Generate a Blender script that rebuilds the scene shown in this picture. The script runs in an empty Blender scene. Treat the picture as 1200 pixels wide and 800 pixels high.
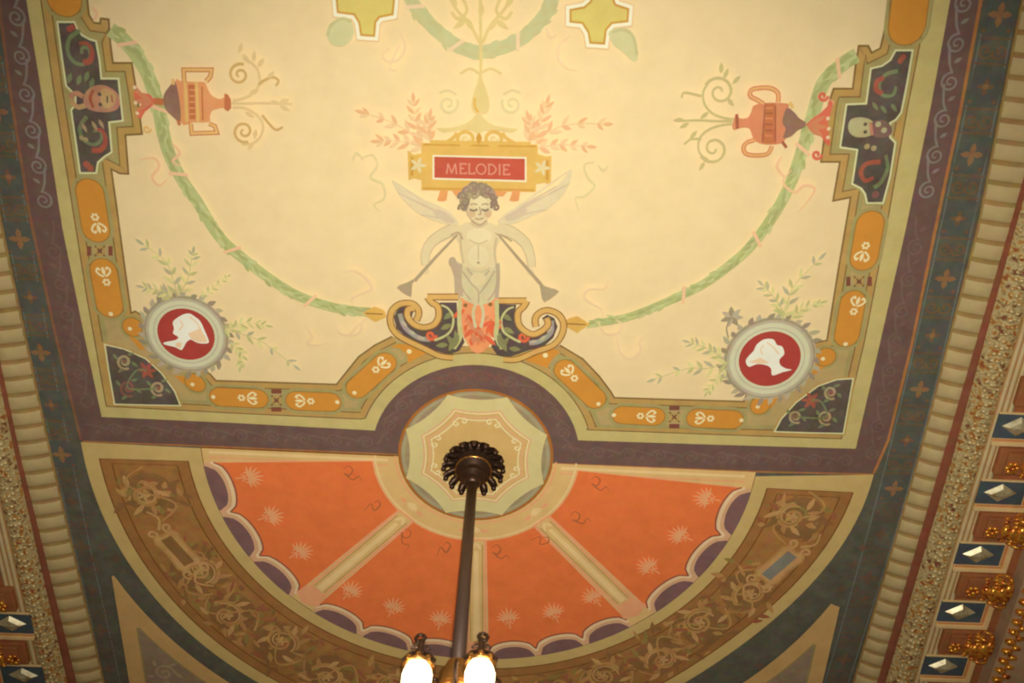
import bpy, bmesh, math, random
from mathutils import Vector, Matrix
from mathutils.geometry import tessellate_polygon
random.seed(4)
PI = math.pi
scene = bpy.context.scene
U = 0.55                     # metres per ceiling unit (the radius of the round medallion)
H = 7.5                      # ceiling height in metres
CX, CY, CZ = 0.266877, -6.887455, -10.662185      # camera in ceiling units, z down from the ceiling
FOC = 1143.047
ROT = ((0.9990790445409544, -0.04207703171336722, 0.008401557077440901),
       (0.04147290613479302, 0.8967697103600012, -0.4405497527380167),
       (0.011002764010368295, 0.44049246302631023, 0.8976888821864181))
# ------------------------------------------------------------ camera
cam_data = bpy.data.cameras.new('camera')
cam = bpy.data.objects.new('camera', cam_data)
scene.collection.objects.link(cam)
cam_data.sensor_width = 36.0
cam_data.lens = 36.0*FOC/1200.0
cam_data.clip_start = 0.05
cam_data.dof.use_dof = True
cam_data.dof.focus_distance = 40.0
cam_data.dof.aperture_fstop = 3.0
m = Matrix(((ROT[0][0], -ROT[1][0], -ROT[2][0]),
            (ROT[0][1], -ROT[1][1], -ROT[2][1]),
            (ROT[0][2], -ROT[1][2], -ROT[2][2]))).to_4x4()
m.translation = Vector((CX*U, CY*U, H+CZ*U))
cam.matrix_world = m
scene.camera = cam
# ------------------------------------------------------------ light and exposure
scene.view_settings.view_transform = 'Standard'
scene.view_settings.look = 'None'
scene.view_settings.exposure = 0.0
scene.view_settings.gamma = 1.0
scene.view_settings.use_curve_mapping = False
world = bpy.data.worlds.new('room_world')
scene.world = world
world.use_nodes = True
world.node_tree.nodes['Background'].inputs[0].default_value = (1.0, 0.82, 0.6, 1)
world.node_tree.nodes['Background'].inputs[1].default_value = 0.10
FLASH = 1630.0
fl = bpy.data.lights.new('camera_flash', 'SPOT')
fl.energy = FLASH
fl.color = (1.0, 0.95, 0.86)
fl.spot_size = math.radians(72)
fl.spot_blend = 1.0
fl.shadow_soft_size = 0.05
flo = bpy.data.objects.new('camera_flash', fl)
scene.collection.objects.link(flo)
flo.location = (CX*U+0.02, CY*U-0.12, H+CZ*U+0.05)
def aim(o, target):
    d = Vector(target)-o.location
    o.rotation_euler = d.to_track_quat('-Z', 'Y').to_euler()
aim(flo, (0.45*U, -1.55*U, H))
flo.scale = (1.36, 1.0, 1.0)
# ------------------------------------------------------------ helpers
# how strongly the flash lights the ceiling over the photo frame (100 px steps), used only to turn photographed colours into paint colours
ETAB = """0.41 0.55 0.70 0.83 0.94 1.01 1.03 1.01 0.95 0.84 0.71 0.56 0.42
0.50 0.65 0.81 0.94 1.05 1.11 1.14 1.12 1.06 0.96 0.82 0.67 0.52
0.56 0.71 0.85 0.97 1.06 1.12 1.14 1.12 1.07 0.99 0.87 0.73 0.58
0.56 0.70 0.83 0.93 1.01 1.05 1.06 1.05 1.02 0.95 0.85 0.72 0.59
0.52 0.64 0.76 0.85 0.91 0.94 0.95 0.95 0.92 0.86 0.78 0.67 0.55
0.46 0.56 0.66 0.74 0.79 0.83 0.84 0.83 0.80 0.75 0.68 0.58 0.48
0.38 0.46 0.55 0.62 0.67 0.70 0.71 0.70 0.68 0.63 0.56 0.48 0.40
0.29 0.36 0.43 0.49 0.53 0.56 0.57 0.56 0.54 0.50 0.44 0.37 0.31
0.22 0.27 0.32 0.37 0.41 0.43 0.44 0.44 0.42 0.38 0.34 0.28 0.23"""
ETAB = [[float(v) for v in r.split()] for r in ETAB.split('\n')]
def light_at(x, y):
    x = min(11.99, max(0, x/100)); y = min(7.99, max(0, y/100))
    i, j = int(y), int(x); a, b = y-i, x-j
    return ((ETAB[i][j]*(1-b)+ETAB[i][j+1]*b)*(1-a)+(ETAB[i+1][j]*(1-b)+ETAB[i+1][j+1]*b)*a)
def s2l(c): return c/12.92 if c <= .04045 else ((c+.055)/1.055)**2.4
def paint_colour(hexa, at):
    e = light_at(*at)
    v = [s2l(int(hexa[i:i+2], 16)/255) for i in (1, 3, 5)]
    return [min(.95, max(.004, v[0]/e)), min(.95, max(.004, v[1]/e/.94)), min(.95, max(.004, v[2]/e/.83*.93))]
MATS = {}
def paint(name, hexa, at=(600, 230), mottle=.06, rough=.85, metal=0.0, scale=6.0, spec=.15):
    """matt paint with a little mottling of its own"""
    mt = bpy.data.materials.new(name); mt.use_nodes = True
    nt = mt.node_tree; b = nt.nodes['Principled BSDF']
    c = paint_colour(hexa, at)
    b.inputs['Roughness'].default_value = rough
    b.inputs['Metallic'].default_value = metal
    b.inputs['Specular IOR Level'].default_value = spec
    g = nt.nodes.new('ShaderNodeNewGeometry')
    n = nt.nodes.new('ShaderNodeTexNoise'); n.inputs['Scale'].default_value = scale
    n.inputs['Detail'].default_value = 5; n.inputs['Roughness'].default_value = .65
    nt.links.new(g.outputs['Position'], n.inputs['Vector'])
    r = nt.nodes.new('ShaderNodeValToRGB')
    r.color_ramp.elements[0].position = .3; r.color_ramp.elements[1].position = .7
    r.color_ramp.elements[0].color = [min(1, v*(1-mottle)) for v in c[:2]]+[c[2]*(1-mottle*1.5), 1]
    r.color_ramp.elements[1].color = [min(1, v*(1+mottle)) for v in c]+[1]
    nt.links.new(n.outputs[0], r.inputs[0])
    n2 = nt.nodes.new('ShaderNodeTexNoise'); n2.inputs['Scale'].default_value = 16; n2.inputs['Detail'].default_value = 3
    nt.links.new(g.outputs['Position'], n2.inputs['Vector'])
    mx = nt.nodes.new('ShaderNodeMix'); mx.data_type = 'RGBA'; mx.blend_type = 'SOFT_LIGHT'
    mx.inputs['Factor'].default_value = min(.4, mottle*3)
    nt.links.new(r.outputs[0], mx.inputs['A']); nt.links.new(n2.outputs['Color'], mx.inputs['B']); nt.links.new(mx.outputs['Result'], b.inputs['Base Color'])
    MATS[name] = mt
    return mt
def mix_paint(name, hexes, at, scale=30.0, rough=.5, metal=.3, detail=4):
    mt = bpy.data.materials.new(name); mt.use_nodes = True
    nt = mt.node_tree; b = nt.nodes['Principled BSDF']
    b.inputs['Roughness'].default_value = rough; b.inputs['Metallic'].default_value = metal
    g = nt.nodes.new('ShaderNodeNewGeometry')
    n = nt.nodes.new('ShaderNodeTexNoise'); n.inputs['Scale'].default_value = scale; n.inputs['Detail'].default_value = detail
    nt.links.new(g.outputs['Position'], n.inputs['Vector'])
    r = nt.nodes.new('ShaderNodeValToRGB'); cr_ = r.color_ramp
    while len(cr_.elements) < len(hexes): cr_.elements.new(.5)
    for i, h in enumerate(hexes):
        cr_.elements[i].position = .32+.36*i/(len(hexes)-1)
        cr_.elements[i].color = paint_colour(h, at)+[1]
    nt.links.new(n.outputs[0], r.inputs[0]); nt.links.new(r.outputs[0], b.inputs['Base Color'])
    MATS[name] = mt
    return mt

def W(pts):
    """photo pixel -> ceiling plane, in ceiling units"""
    out = []
    for x, y in pts:
        a, b = (x-600)/FOC, (y-400)/FOC
        d = [a*ROT[0][i]+b*ROT[1][i]+ROT[2][i] for i in range(3)]
        t = -CZ/d[2]
        out.append((CX+d[0]*t, CY+d[1]*t))
    return out
def WZ(x, y, z):
    a, b = (x-600)/FOC, (y-400)/FOC
    d = [a*ROT[0][i]+b*ROT[1][i]+ROT[2][i] for i in range(3)]
    t = (z-CZ)/d[2]
    return (CX+d[0]*t, CY+d[1]*t)
def cr(p, n=6, closed=False):
    """smooth curve through points"""
    if len(p) < 3: return list(p)
    out = []; N = len(p)
    rng = range(N if closed else N-1)
    for i in rng:
        g = (lambda k: p[k % N]) if closed else (lambda k: p[min(N-1, max(0, k))])
        a, b, c, d = g(i-1), g(i), g(i+1), g(i+2)
        for k in range(n):
            t = k/n
            out.append(tuple(.5*((2*b[j])+(-a[j]+c[j])*t+(2*a[j]-5*b[j]+4*c[j]-d[j])*t*t+(-a[j]+3*b[j]-3*c[j]+d[j])*t**3) for j in (0, 1)))
    if not closed: out.append(tuple(p[-1]))
    return out
def ell(cx, cy, rx, ry=None, n=28, a0=0, a1=2*PI, rot=0):
    ry = rx if ry is None else ry
    full = abs(a1-a0-2*PI) < 1e-6
    o = []
    for i in range(n if full else n+1):
        a = a0+(a1-a0)*i/n
        x, y = rx*math.cos(a), ry*math.sin(a)
        o.append((cx+x*math.cos(rot)-y*math.sin(rot), cy+x*math.sin(rot)+y*math.cos(rot)))
    return o
def spiral(cx, cy, r, a0=0, turns=1.5, d=1, end=.15, n=None):
    n = n or int(14*turns)+6
    return [(cx+r*(1-(1-end)*i/n)*math.cos(a0+d*2*PI*turns*i/n), cy+r*(1-(1-end)*i/n)*math.sin(a0+d*2*PI*turns*i/n)) for i in range(n+1)]
def offset(p, d):
    """parallel line at distance d (left of travel is positive)"""
    o = []
    for i, q in enumerate(p):
        a = p[max(0, i-1)]; b = p[min(len(p)-1, i+1)]
        def nrm(s, e):
            l = math.hypot(e[0]-s[0], e[1]-s[1]) or 1
            return ((s[1]-e[1])/l, (e[0]-s[0])/l)
        n1 = nrm(a, q) if i > 0 else nrm(q, b); n2 = nrm(q, b) if i < len(p)-1 else n1
        mx, my = n1[0]+n2[0], n1[1]+n2[1]; l = math.hypot(mx, my) or 1
        mx /= l; my /= l; c = max(.45, mx*n1[0]+my*n1[1])
        o.append((q[0]+mx*d/c, q[1]+my*d/c))
    for _ in range(3):          # drop the little loops that form in tight notches
        k = 1; src = o
        keep = [o[0]]
        for i in range(1, len(o)):
            a, b, u, v = keep[-1], o[i], p[i-1], p[i]
            if len(o) == len(p) and (b[0]-a[0])*(v[0]-u[0])+(b[1]-a[1])*(v[1]-u[1]) < 0: continue
            keep.append(o[i])
        o = keep
        if len(o) != len(p): break
    return o
PXU = 1/92.0
ZP = [-0.0010]              # painter's depth under the plaster, in metres
def link(name, me, parent=None):
    o = bpy.data.objects.new(name, me); scene.collection.objects.link(o)
    if parent is not None: o.parent = parent
    return o
def thing(name, label, cat, group=None, loc=(0, 0, H)):
    o = link(name, None); o.location = loc
    o['label'] = label; o['category'] = cat
    if group: o['group'] = group
    return o
class Paint:
    """flat painted ornament on the ceiling, collected into ONE mesh"""
    def __init__(s): s.v = []; s.f = []; s.mi = []; s.m = []; s.cur = None; s.z = 0
    def use(s, mat):
        ZP[0] -= 2e-5 if mat == s.cur else 5e-5
        s.cur = mat; s.z = ZP[0]
        if mat not in s.m: s.m.append(mat)
    def fill(s, pts, mat, w=False):
        """filled outline; pts in photo pixels, or ceiling units when w"""
        s.use(mat); q = pts if w else W(pts)
        b = len(s.v); s.v += [(x*U, y*U, s.z) for x, y in q]
        for t in tessellate_polygon([[Vector((x, y, 0)) for x, y in q]]):
            a, c, d = (q[i] for i in t)
            cw = (c[0]-a[0])*(d[1]-a[1])-(c[1]-a[1])*(d[0]-a[0])
            t = [b+i for i in t]
            s.f.append(t if cw < 0 else t[::-1]); s.mi.append(s.m.index(mat))
        return s
    def stroke(s, pts, wd, mat, w=False, taper=False, closed=False):
        s.use(mat); q = list(pts if w else W(pts))
        if closed: q = q+[q[0]]
        n = len(q)
        ws = [wd[0]+(wd[1]-wd[0])*i/(n-1) for i in range(n)] if isinstance(wd, (tuple, list)) else [wd]*n
        if taper: ws = [v*(.25+.75*math.sin(PI*min(1, max(0, i/(n-1))))) for i, v in enumerate(ws)]
        L, R = [], []
        for i in range(n):
            if closed: a = q[(i-1) % (n-1)] if i else q[n-2]; b = q[i+1] if i < n-1 else q[1]
            else: a = q[max(0, i-1)]; b = q[min(n-1, i+1)]
            c = q[i]
            def nr(p, r):
                l = math.hypot(r[0]-p[0], r[1]-p[1])
                return None if l < 1e-9 else ((p[1]-r[1])/l, (r[0]-p[0])/l)
            n1 = nr(a, c); n2 = nr(c, b); n1 = n1 or n2 or (0, 1); n2 = n2 or n1
            mx, my = n1[0]+n2[0], n1[1]+n2[1]; l = math.hypot(mx, my)
            if l < 1e-6: mx, my, l = n1[0], n1[1], 1
            mx /= l; my /= l; k = max(.5, mx*n1[0]+my*n1[1]); h = ws[i]*PXU/2/k
            L.append((c[0]+mx*h, c[1]+my*h)); R.append((c[0]-mx*h, c[1]-my*h))
        base = len(s.v); dz = min(2e-6, 3e-5/n); s.v += [(x*U, y*U, s.z-i*dz) for i, (x, y) in enumerate(L)]+[(x*U, y*U, s.z-i*dz) for i, (x, y) in enumerate(R)]; ZP[0] = s.z-n*dz
        for i in range(n-1):
            s.f.append((base+i, base+i+1, base+n+i+1, base+n+i)); s.mi.append(s.m.index(mat))
        return s
    def dots(s, pts, r, mat, w=False):
        for x, y in pts:
            c = (x, y) if w else W([(x, y)])[0]
            s.fill(ell(c[0], c[1], r*PXU, n=8), mat, True)
        return s
    def leaf(s, x, y, ang, ln, wd, mat, w=False):
        c = (x, y) if w else W([(x, y)])[0]
        ln *= PXU; wd *= PXU; ca, sa = math.cos(ang), math.sin(ang)
        prof = [(0, 0), (.25, .38), (.5, .5), (.78, .3), (1, 0), (.78, -.3), (.5, -.5), (.25, -.38)]
        s.fill([(c[0]+a*ln*ca-b*wd*sa, c[1]+a*ln*sa+b*wd*ca) for a, b in prof], mat, True)
        return s
    def spray(s, pts, mats, ll=12, lw=5, n=7, spread=.8, stem=1.2):
        """stem with leaves on both sides and one at the tip"""
        q = cr(W(pts), 8); s.stroke(q, (stem, stem*.5), mats[0], True)
        for k in range(n):
            i = int((k+.6)/n*(len(q)-1)); i = min(i, len(q)-2)
            a = math.atan2(q[i+1][1]-q[i][1], q[i+1][0]-q[i][0])
            z = 1-.35*k/n
            for sg in (-1, 1):
                s.leaf(q[i][0], q[i][1], a+sg*(spread+random.uniform(-.15, .15)), ll*z*random.uniform(.8, 1.15), lw*z, mats[(k+(sg > 0)) % len(mats)], True)
        a = math.atan2(q[-1][1]-q[-2][1], q[-1][0]-q[-2][0])
        s.leaf(q[-1][0], q[-1][1], a, ll*.8, lw*.8, mats[-1], True)
        return s
    def build(s, name, parent=None, label=None):
        me = bpy.data.meshes.new(name); me.from_pydata(s.v, [], s.f)
        for k in s.m: me.materials.append(MATS[k])
        me.polygons.foreach_set('material_index', s.mi); me.update()
        o = link(name, me, parent)
        if parent is None: o.location = (0, 0, H)
        if label: o['label'] = label
        return o

# solid pieces
def mesh_obj(name, bm, mats, parent=None, smooth=False, label=None):
    bmesh.ops.recalc_face_normals(bm, faces=bm.faces)
    me = bpy.data.meshes.new(name); bm.to_mesh(me); bm.free()
    for k in (mats if isinstance(mats, (list, tuple)) else [mats]): me.materials.append(MATS[k])
    if smooth:
        for p in me.polygons: p.use_smooth = True
    o = link(name, me, parent)
    if label: o['label'] = label
    return o
def bx(bm, x0, x1, y0, y1, z0, z1, bev=0, mi=0):
    vs = [bm.verts.new((x, y, z)) for x in (x0, x1) for y in (y0, y1) for z in (z0, z1)]
    fs = [bm.faces.new([vs[i] for i in f]) for f in ((0, 1, 3, 2), (4, 6, 7, 5), (0, 4, 5, 1), (2, 3, 7, 6), (0, 2, 6, 4), (1, 5, 7, 3))]
    for f in fs: f.material_index = mi
    if bev:
        es = list({e for f in fs for e in f.edges})
        bmesh.ops.bevel(bm, geom=es, offset=bev, segments=2, affect='EDGES', profile=.6)
def lathe(bm, prof, cx=0, cy=0, n=24, mi=0, lobes=0, amp=0):
    rings = []
    for r, z in prof:
        rings.append([bm.verts.new((cx+(r*(1+amp*math.cos(lobes*2*PI*i/n)))*math.cos(2*PI*i/n), cy+(r*(1+amp*math.cos(lobes*2*PI*i/n)))*math.sin(2*PI*i/n), z)) for i in range(n)])
    for a, b in zip(rings, rings[1:]):
        for i in range(n):
            f = bm.faces.new((a[i], a[(i+1) % n], b[(i+1) % n], b[i])); f.material_index = mi
    for ring in (rings[0], rings[-1]):
        try: bm.faces.new(ring).material_index = mi
        except ValueError: pass
def tube(bm, pts, rad, n=8, mi=0):
    rings = []
    up = Vector((0, 0, 1)); P_ = [Vector(p) for p in pts]
    for i, p in enumerate(P_):
        t = (P_[min(len(P_)-1, i+1)]-P_[max(0, i-1)]).normalized()
        a = t.cross(Vector((0.13, .91, .2))).normalized(); b = t.cross(a)
        r = rad[i] if isinstance(rad, (list, tuple)) else rad
        rings.append([bm.verts.new(p+(a*math.cos(2*PI*k/n)+b*math.sin(2*PI*k/n))*r) for k in range(n)])
    for a, b in zip(rings, rings[1:]):
        for i in range(n): bm.faces.new((a[i], a[(i+1) % n], b[(i+1) % n], b[i])).material_index = mi
    bm.faces.new(rings[0]); bm.faces.new(rings[-1])
def blob(bm, c, r, sc=(1, 1, 1), mi=0, sub=2):
    g = bmesh.ops.create_icosphere(bm, subdivisions=sub, radius=r)
    for v in g['verts']: v.co = Vector((v.co.x*sc[0]+c[0], v.co.y*sc[1]+c[1], v.co.z*sc[2]+c[2]))
    for f in {f for v in g['verts'] for f in v.link_faces}: f.material_index = mi

# ------------------------------------------------------------ paints
for a in [
 ('canvas_cream', '#ffe0a6', (600, 230), .035), ('frame_cream', '#bfab6c', (680, 508), .07), ('frame_tan', '#b89c66', (470, 430), .08),
 ('frame_sage', '#a8985f', (470, 430), .08), ('frame_brown', '#86683a', (470, 430), .1), ('frame_ochre', '#bb9454', (470, 430), .08),
 ('lozenge_orange', '#cf8b37', (440, 440), .05), ('lozenge_edge', '#a07a3c', (440, 440), .05), ('flower_cream', '#f3d8a0', (440, 440), .03), ('maroon', '#7d4a38', (325, 465), .1),
 ('panel_dark', '#574b42', (110, 170), .25), ('panel_line', '#c3bd8c', (110, 170), .05), ('panel_red', '#94503f', (110, 170), .2), ('panel_green', '#6e7350', (110, 170), .2),
 ('panel_brick', '#7d5046', (160, 440), .2), ('panel_tan', '#97805f', (160, 440), .2), ('mask_pink', '#a5755a', (118, 115), .2), ('mask_tan', '#ad8a5c', (118, 115), .2), ('mask_pale', '#b0a578', (1005, 150), .15), ('mask_violet', '#7d5c52', (1028, 148), .2),
 ('cameo_red', '#aa4238', (900, 410), .06), ('cameo_ring', '#c9c39d', (900, 450), .05), ('cameo_line', '#b5aa90', (900, 450), .05), ('wreath_lilac', '#b5a586', (860, 430), .12), ('wreath_dark', '#9a8a6e', (860, 430), .12),
 ('cameo_white', '#f6e9cc', (900, 410), .05), ('cameo_blush', '#e8c49a', (900, 410), .05),
 ('garland_green', '#b5b577', (250, 260), .1), ('garland_light', '#c1bf84', (250, 260), .06), ('garland_dark', '#a9aa6c', (250, 260), .08), ('garland_pale', '#d3cd94', (560, 60), .05),
 ('ribbon_pink', '#eccb9c', (400, 360), .05), ('ribbon_rose', '#e6b68a', (200, 190), .05),
 ('urn_orange', '#d9935f', (225, 115), .08), ('urn_dark', '#8d6a56', (203, 115), .12), ('urn_gold', '#dcae68', (225, 115), .08), ('urn_line', '#bb6e45', (225, 115), .08),
 ('urn_coral', '#da8a60', (890, 140), .08), ('urn_brown', '#ad6448', (890, 140), .08), ('plume_red', '#c8664c', (170, 115), .12),
 ('scroll_gold', '#e0c088', (300, 100), .06), ('scroll_gold_dark', '#cfa868', (300, 100), .08), ('scroll_olive', '#d0bc80', (840, 110), .06),
 ('leaf_olive', '#cfc384', (200, 320), .1), ('leaf_green', '#b9b277', (200, 320), .1), ('leaf_grey', '#b0a683', (200, 320), .1),
 ('coral_pale', '#f8cf98', (470, 150), .05), ('coral', '#f5bd86', (470, 150), .05), ('pale_gold', '#f1d48c', (560, 130), .05), ('faint_olive', '#efd99e', (560, 130), .04),
 ('plaque_gold', '#edbd62', (600, 215), .07), ('plaque_dark', '#dca348', (600, 215), .07), ('plaque_white', '#fdeec4', (600, 215), .03), ('plaque_red', '#d05e46', (560, 195), .07), ('plaque_letter', '#e89a7c', (560, 195), .03), ('plaque_orange', '#f2a765', (600, 215), .05),
 ('cross_yellow', '#e3cb70', (700, 20), .06), ('cross_white', '#fff2cb', (700, 20), .02), ('sage_leaf', '#d6cd94', (400, 40), .06), ('sage_leaf_dark', '#cbc088', (400, 40), .06),
 ('skin', '#ead3a0', (560, 290), .05), ('skin_light', '#f0dba8', (560, 290), .04), ('skin_shade', '#d8be92', (560, 290), .06), ('skin_line', '#bfa27c', (560, 290), .06), ('face_blush', '#e2bc8e', (560, 240), .05),
 ('hair', '#b89e80', (560, 220), .12), ('hair_dark', '#a08870', (560, 220), .12), ('wing', '#eed7a8', (500, 230), .05), ('wing_shade', '#e0c6a2', (500, 230), .06), ('drape', '#d8c898', (560, 330), .08), ('drape_shade', '#c2a988', (560, 330), .08), ('trumpet', '#b5a07c', (500, 310), .06),
 ('acanthus_red', '#df6a44', (560, 380), .15), ('acanthus_orange', '#ee9866', (560, 370), .1), ('cartouche_dark', '#62524a', (520, 380), .15), ('cartouche_gold', '#dbab60', (520, 380), .07), ('cartouche_edge', '#94693a', (520, 380), .1), ('feather', '#a3988a', (480, 385), .12), ('cartouche_green', '#8d8758', (530, 395), .12), ('bud_gold', '#e3b258', (676, 375), .08),
 ('violet', '#6d5249', (665, 515), .1), ('violet_scroll', '#745b50', (665, 515), .1), ('violet_pale', '#6e635a', (30, 110), .12), ('violet_red', '#80584a', (560, 445), .1),
 ('blue_ground', '#4c483c', (80, 510), .18), ('blue_line', '#5f6058', (1150, 100), .1), ('rust_line', '#8a5a34', (1160, 60), .15), ('rust_motif', '#6a5038', (1130, 250), .15), ('blue_patch', '#4b4a42', (1150, 100), .12), ('rust_faint', '#5c4636', (60, 450), .15),
 ('rust_flower', '#735438', (1160, 60), .15), ('rust_dim', '#75503a', (60, 380), .15),
 ('medallion_rim', '#ae6a2e', (560, 458), .1), ('medallion_cream', '#d3c083', (560, 480), .05), ('medallion_grey', '#9f8a68', (560, 463), .12), ('medallion_shadow_grey', '#aa9a74', (560, 463), .08), ('medallion_tan', '#d0a866', (560, 500), .06), ('medallion_pink', '#dba878', (560, 490), .05), ('medallion_white', '#efd39c', (560, 490), .03),
 ('fan_orange', '#d26b38', (600, 610), .07), ('fan_line', '#8b4a32', (600, 610), .1), ('fan_cream', '#cba468', (470, 585), .06), ('fan_cream_light', '#d8b47c', (470, 585), .05), ('fan_pink', '#dc9468', (470, 585), .06), ('palmette', '#d6865b', (600, 700), .06), ('fan_squiggle', '#a05a34', (600, 640), .1),
 ('scallop_band', '#b48a66', (330, 650), .08), ('scallop_light', '#c2a37c', (330, 650), .08), ('scallop_violet', '#6f504c', (245, 555), .1), ('scallop_line', '#7a4434', (330, 650), .1),
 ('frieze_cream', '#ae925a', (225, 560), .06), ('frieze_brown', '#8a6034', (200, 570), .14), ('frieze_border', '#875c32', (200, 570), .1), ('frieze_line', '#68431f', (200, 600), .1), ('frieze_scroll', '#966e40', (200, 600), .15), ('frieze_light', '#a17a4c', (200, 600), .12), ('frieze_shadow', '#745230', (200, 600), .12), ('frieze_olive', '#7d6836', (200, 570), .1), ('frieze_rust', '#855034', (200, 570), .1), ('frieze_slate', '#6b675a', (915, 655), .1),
 ('spandrel_grey', '#61503f', (210, 780), .15), ('spandrel_scroll', '#705d48', (210, 780), .12), ('spandrel_cream', '#8a6c42', (245, 775), .07), ('spandrel_line', '#6c5c38', (180, 740), .07),
 ('plaster_wall', '#c8b890', (600, 300), .06), ('floor_wood', '#8a6240', (600, 300), .2),
 ('cove_cream', '#a18b60', (1110, 400), .07), ('cove_brown', '#86693f', (1110, 400), .15), ('fillet_red', '#70402c', (1140, 420), .15),
 ('step_cream', '#97835f', (1130, 590), .1), ('step_gold', '#86643c', (1130, 590), .1), ('soffit_brown', '#6e4226', (1160, 620), .15), ('soffit_grey', '#6c5640', (1150, 720), .12),
 ('coffer_blue', '#33393c', (1150, 645), .15), ('coffer_cream', '#9c8258', (1150, 665), .1), ('coffer_rust', '#8c5a34', (1150, 665), .12), ('diamond_white', '#cdc6a0', (1150, 645), .1),
]:
    paint(a[0], a[1], a[2], a[3])
mix_paint('gilt_relief', ['#6c3c28', '#937c50', '#ab9a6e', '#9c7438', '#85492e'], (1130, 440), 22, .42, .25)
mix_paint('gilt_bracket', ['#5a2812', '#9a5420', '#bd7c2a', '#703814'], (1150, 620), 26, .3, .6)
mix_paint('diamond_gilt', ['#6e5c3a', '#82775a', '#948866'], (1150, 645), 18, .35, .3)
def metal(name, rgb, rough, met=1.0):
    mt = bpy.data.materials.new(name); mt.use_nodes = True; nt = mt.node_tree; b = nt.nodes['Principled BSDF']
    b.inputs['Metallic'].default_value = met; b.inputs['Roughness'].default_value = rough
    n = nt.nodes.new('ShaderNodeTexNoise'); n.inputs['Scale'].default_value = 60; n.inputs['Detail'].default_value = 3
    g = nt.nodes.new('ShaderNodeNewGeometry'); nt.links.new(g.outputs['Position'], n.inputs['Vector'])
    r = nt.nodes.new('ShaderNodeValToRGB'); r.color_ramp.elements[0].color = [v*.7 for v in rgb]+[1]; r.color_ramp.elements[1].color = [min(1, v*1.2) for v in rgb]+[1]
    nt.links.new(n.outputs[0], r.inputs[0]); nt.links.new(r.outputs[0], b.inputs['Base Color']); MATS[name] = mt
metal('bronze', (.10, .055, .035), .42, .75)
metal('bronze_rod', (.12, .072, .05), .5, .4)
metal('gilt_metal', (.62, .30, .08), .3, .85)
gl = bpy.data.materials.new('lamp_glow'); gl.use_nodes = True; b = gl.node_tree.nodes['Principled BSDF']
b.inputs['Base Color'].default_value = (1, .9, .7, 1); b.inputs['Emission Color'].default_value = (1, .82, .5, 1); b.inputs['Emission Strength'].default_value = 5.0
MATS['lamp_glow'] = gl
# ------------------------------------------------------------ room shell
def structure(o): o['kind'] = 'structure'; return o
YN, YF = -11.0, 6.4            # near and far ends of the room in ceiling units
p_ = Paint(); p_.fill([(-5.75, YN), (5.95, YN), (5.95, YF), (-5.75, YF)], 'blue_ground', True)
ceil = structure(p_.build('ceiling'))
bm = bmesh.new()
bx(bm, -7.6*U, 7.8*U, (YN)*U, (YF)*U, .03, .15)
slab = mesh_obj('ceiling_slab', bm, 'plaster_wall', ceil)
def wall(name, x0, x1, y0, y1):
    b_ = bmesh.new(); bx(b_, x0*U, x1*U, y0*U, y1*U, 0, H)
    return structure(mesh_obj(name, b_, 'plaster_wall'))
WX = 8.3
wall('wall_left', -WX-.3, -WX, YN, YF); wall('wall_right', WX, WX+.3, YN, YF)
wall('wall_far', -WX-.3, WX+.3, YF, YF+.3); wall('wall_near', -WX-.3, WX+.3, YN-.3, YN)
b_ = bmesh.new(); bx(b_, (-WX-.3)*U, (WX+.3)*U, (YN-.3)*U, (YF+.3)*U, -.1, 0)
structure(mesh_obj('floor', b_, 'floor_wood'))

# ------------------------------------------------------------ patterned blue border along both sides
def quatre(p, x, y, r, mat):
    for k in range(4):
        p.leaf(x, y, k*PI/2, r*1.0, r*.55, mat, True)
    p.fill(ell(x, y, r*.2*PXU, n=8), mat, True)
def side_x(sgn, y, f):
    """x of the blue band at fraction f of its width, following the photographed edges"""
    t = (y+6)/10
    if sgn < 0: a = -5.10-.12*math.sin(PI*min(1, max(0, t))); b = -5.50-.08*math.sin(PI*min(1, max(0, t+.1)))+.07*t
    else: a = 5.08+.14*math.sin(PI*min(1, max(0, t*.9))); b = 5.50+.19*math.sin(PI*min(1, max(0, t)))+.09*t
    return a+(b-a)*f
for sgn, nm in ((-1, 'left'), (1, 'right')):
    p = Paint()
    ys = [-8+.5*i for i in range(28)]
    for f in (.14, .86): p.stroke([(side_x(sgn, y, f), y) for y in ys], 1.6, 'blue_line', True)
    y = -7.9; k = 0
    while y < 5.2:
        strong = y < .4
        m1, m2 = ('rust_motif', 'rust_flower') if strong else ('rust_faint', 'rust_faint')
        xc = side_x(sgn, y, .5); hw = .17
        if k % 2 == 0:
            if strong: p.fill([(xc-hw, y-.2), (xc+hw, y-.2), (xc+hw, y+.2), (xc-hw, y+.2)], 'blue_patch', True)
            quatre(p, xc, y, 12 if k % 4 else 9, m2 if k % 4 else m1)
            p.fill(ell(xc, y, .035, n=8), m2, True)
            for dx in (-.13, .13): p.fill(ell(xc+dx, y+.16, .025, n=6), m1, True)
            y += .37
        else:
            for dy in (-.13, .13): p.stroke([(xc-.18, y+dy), (xc+.18, y+dy)], 1.5, m1, True)
            p.stroke(spiral(xc-.08, y, .09, 0, 1.3), 2.0, m1, True); p.stroke(spiral(xc+.08, y, .09, PI, 1.3, -1), 2.0, m1, True)
            y += .37
        k += 1
    for (a, b) in ((108, 655), (136, 655), (120, 640), (150, 700), (175, 742), (290, 775), (250, 760)) if sgn < 0 else ((985, 688), (1012, 700), (1000, 660), (975, 735), (930, 770), (1010, 640), (890, 778)):
        quatre(p, *W([(a, b)])[0], 7, 'rust_faint')
    p.build('flower_border', ceil, 'dark blue painted band of small rust flowers and squares along the %s side' % nm)

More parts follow.
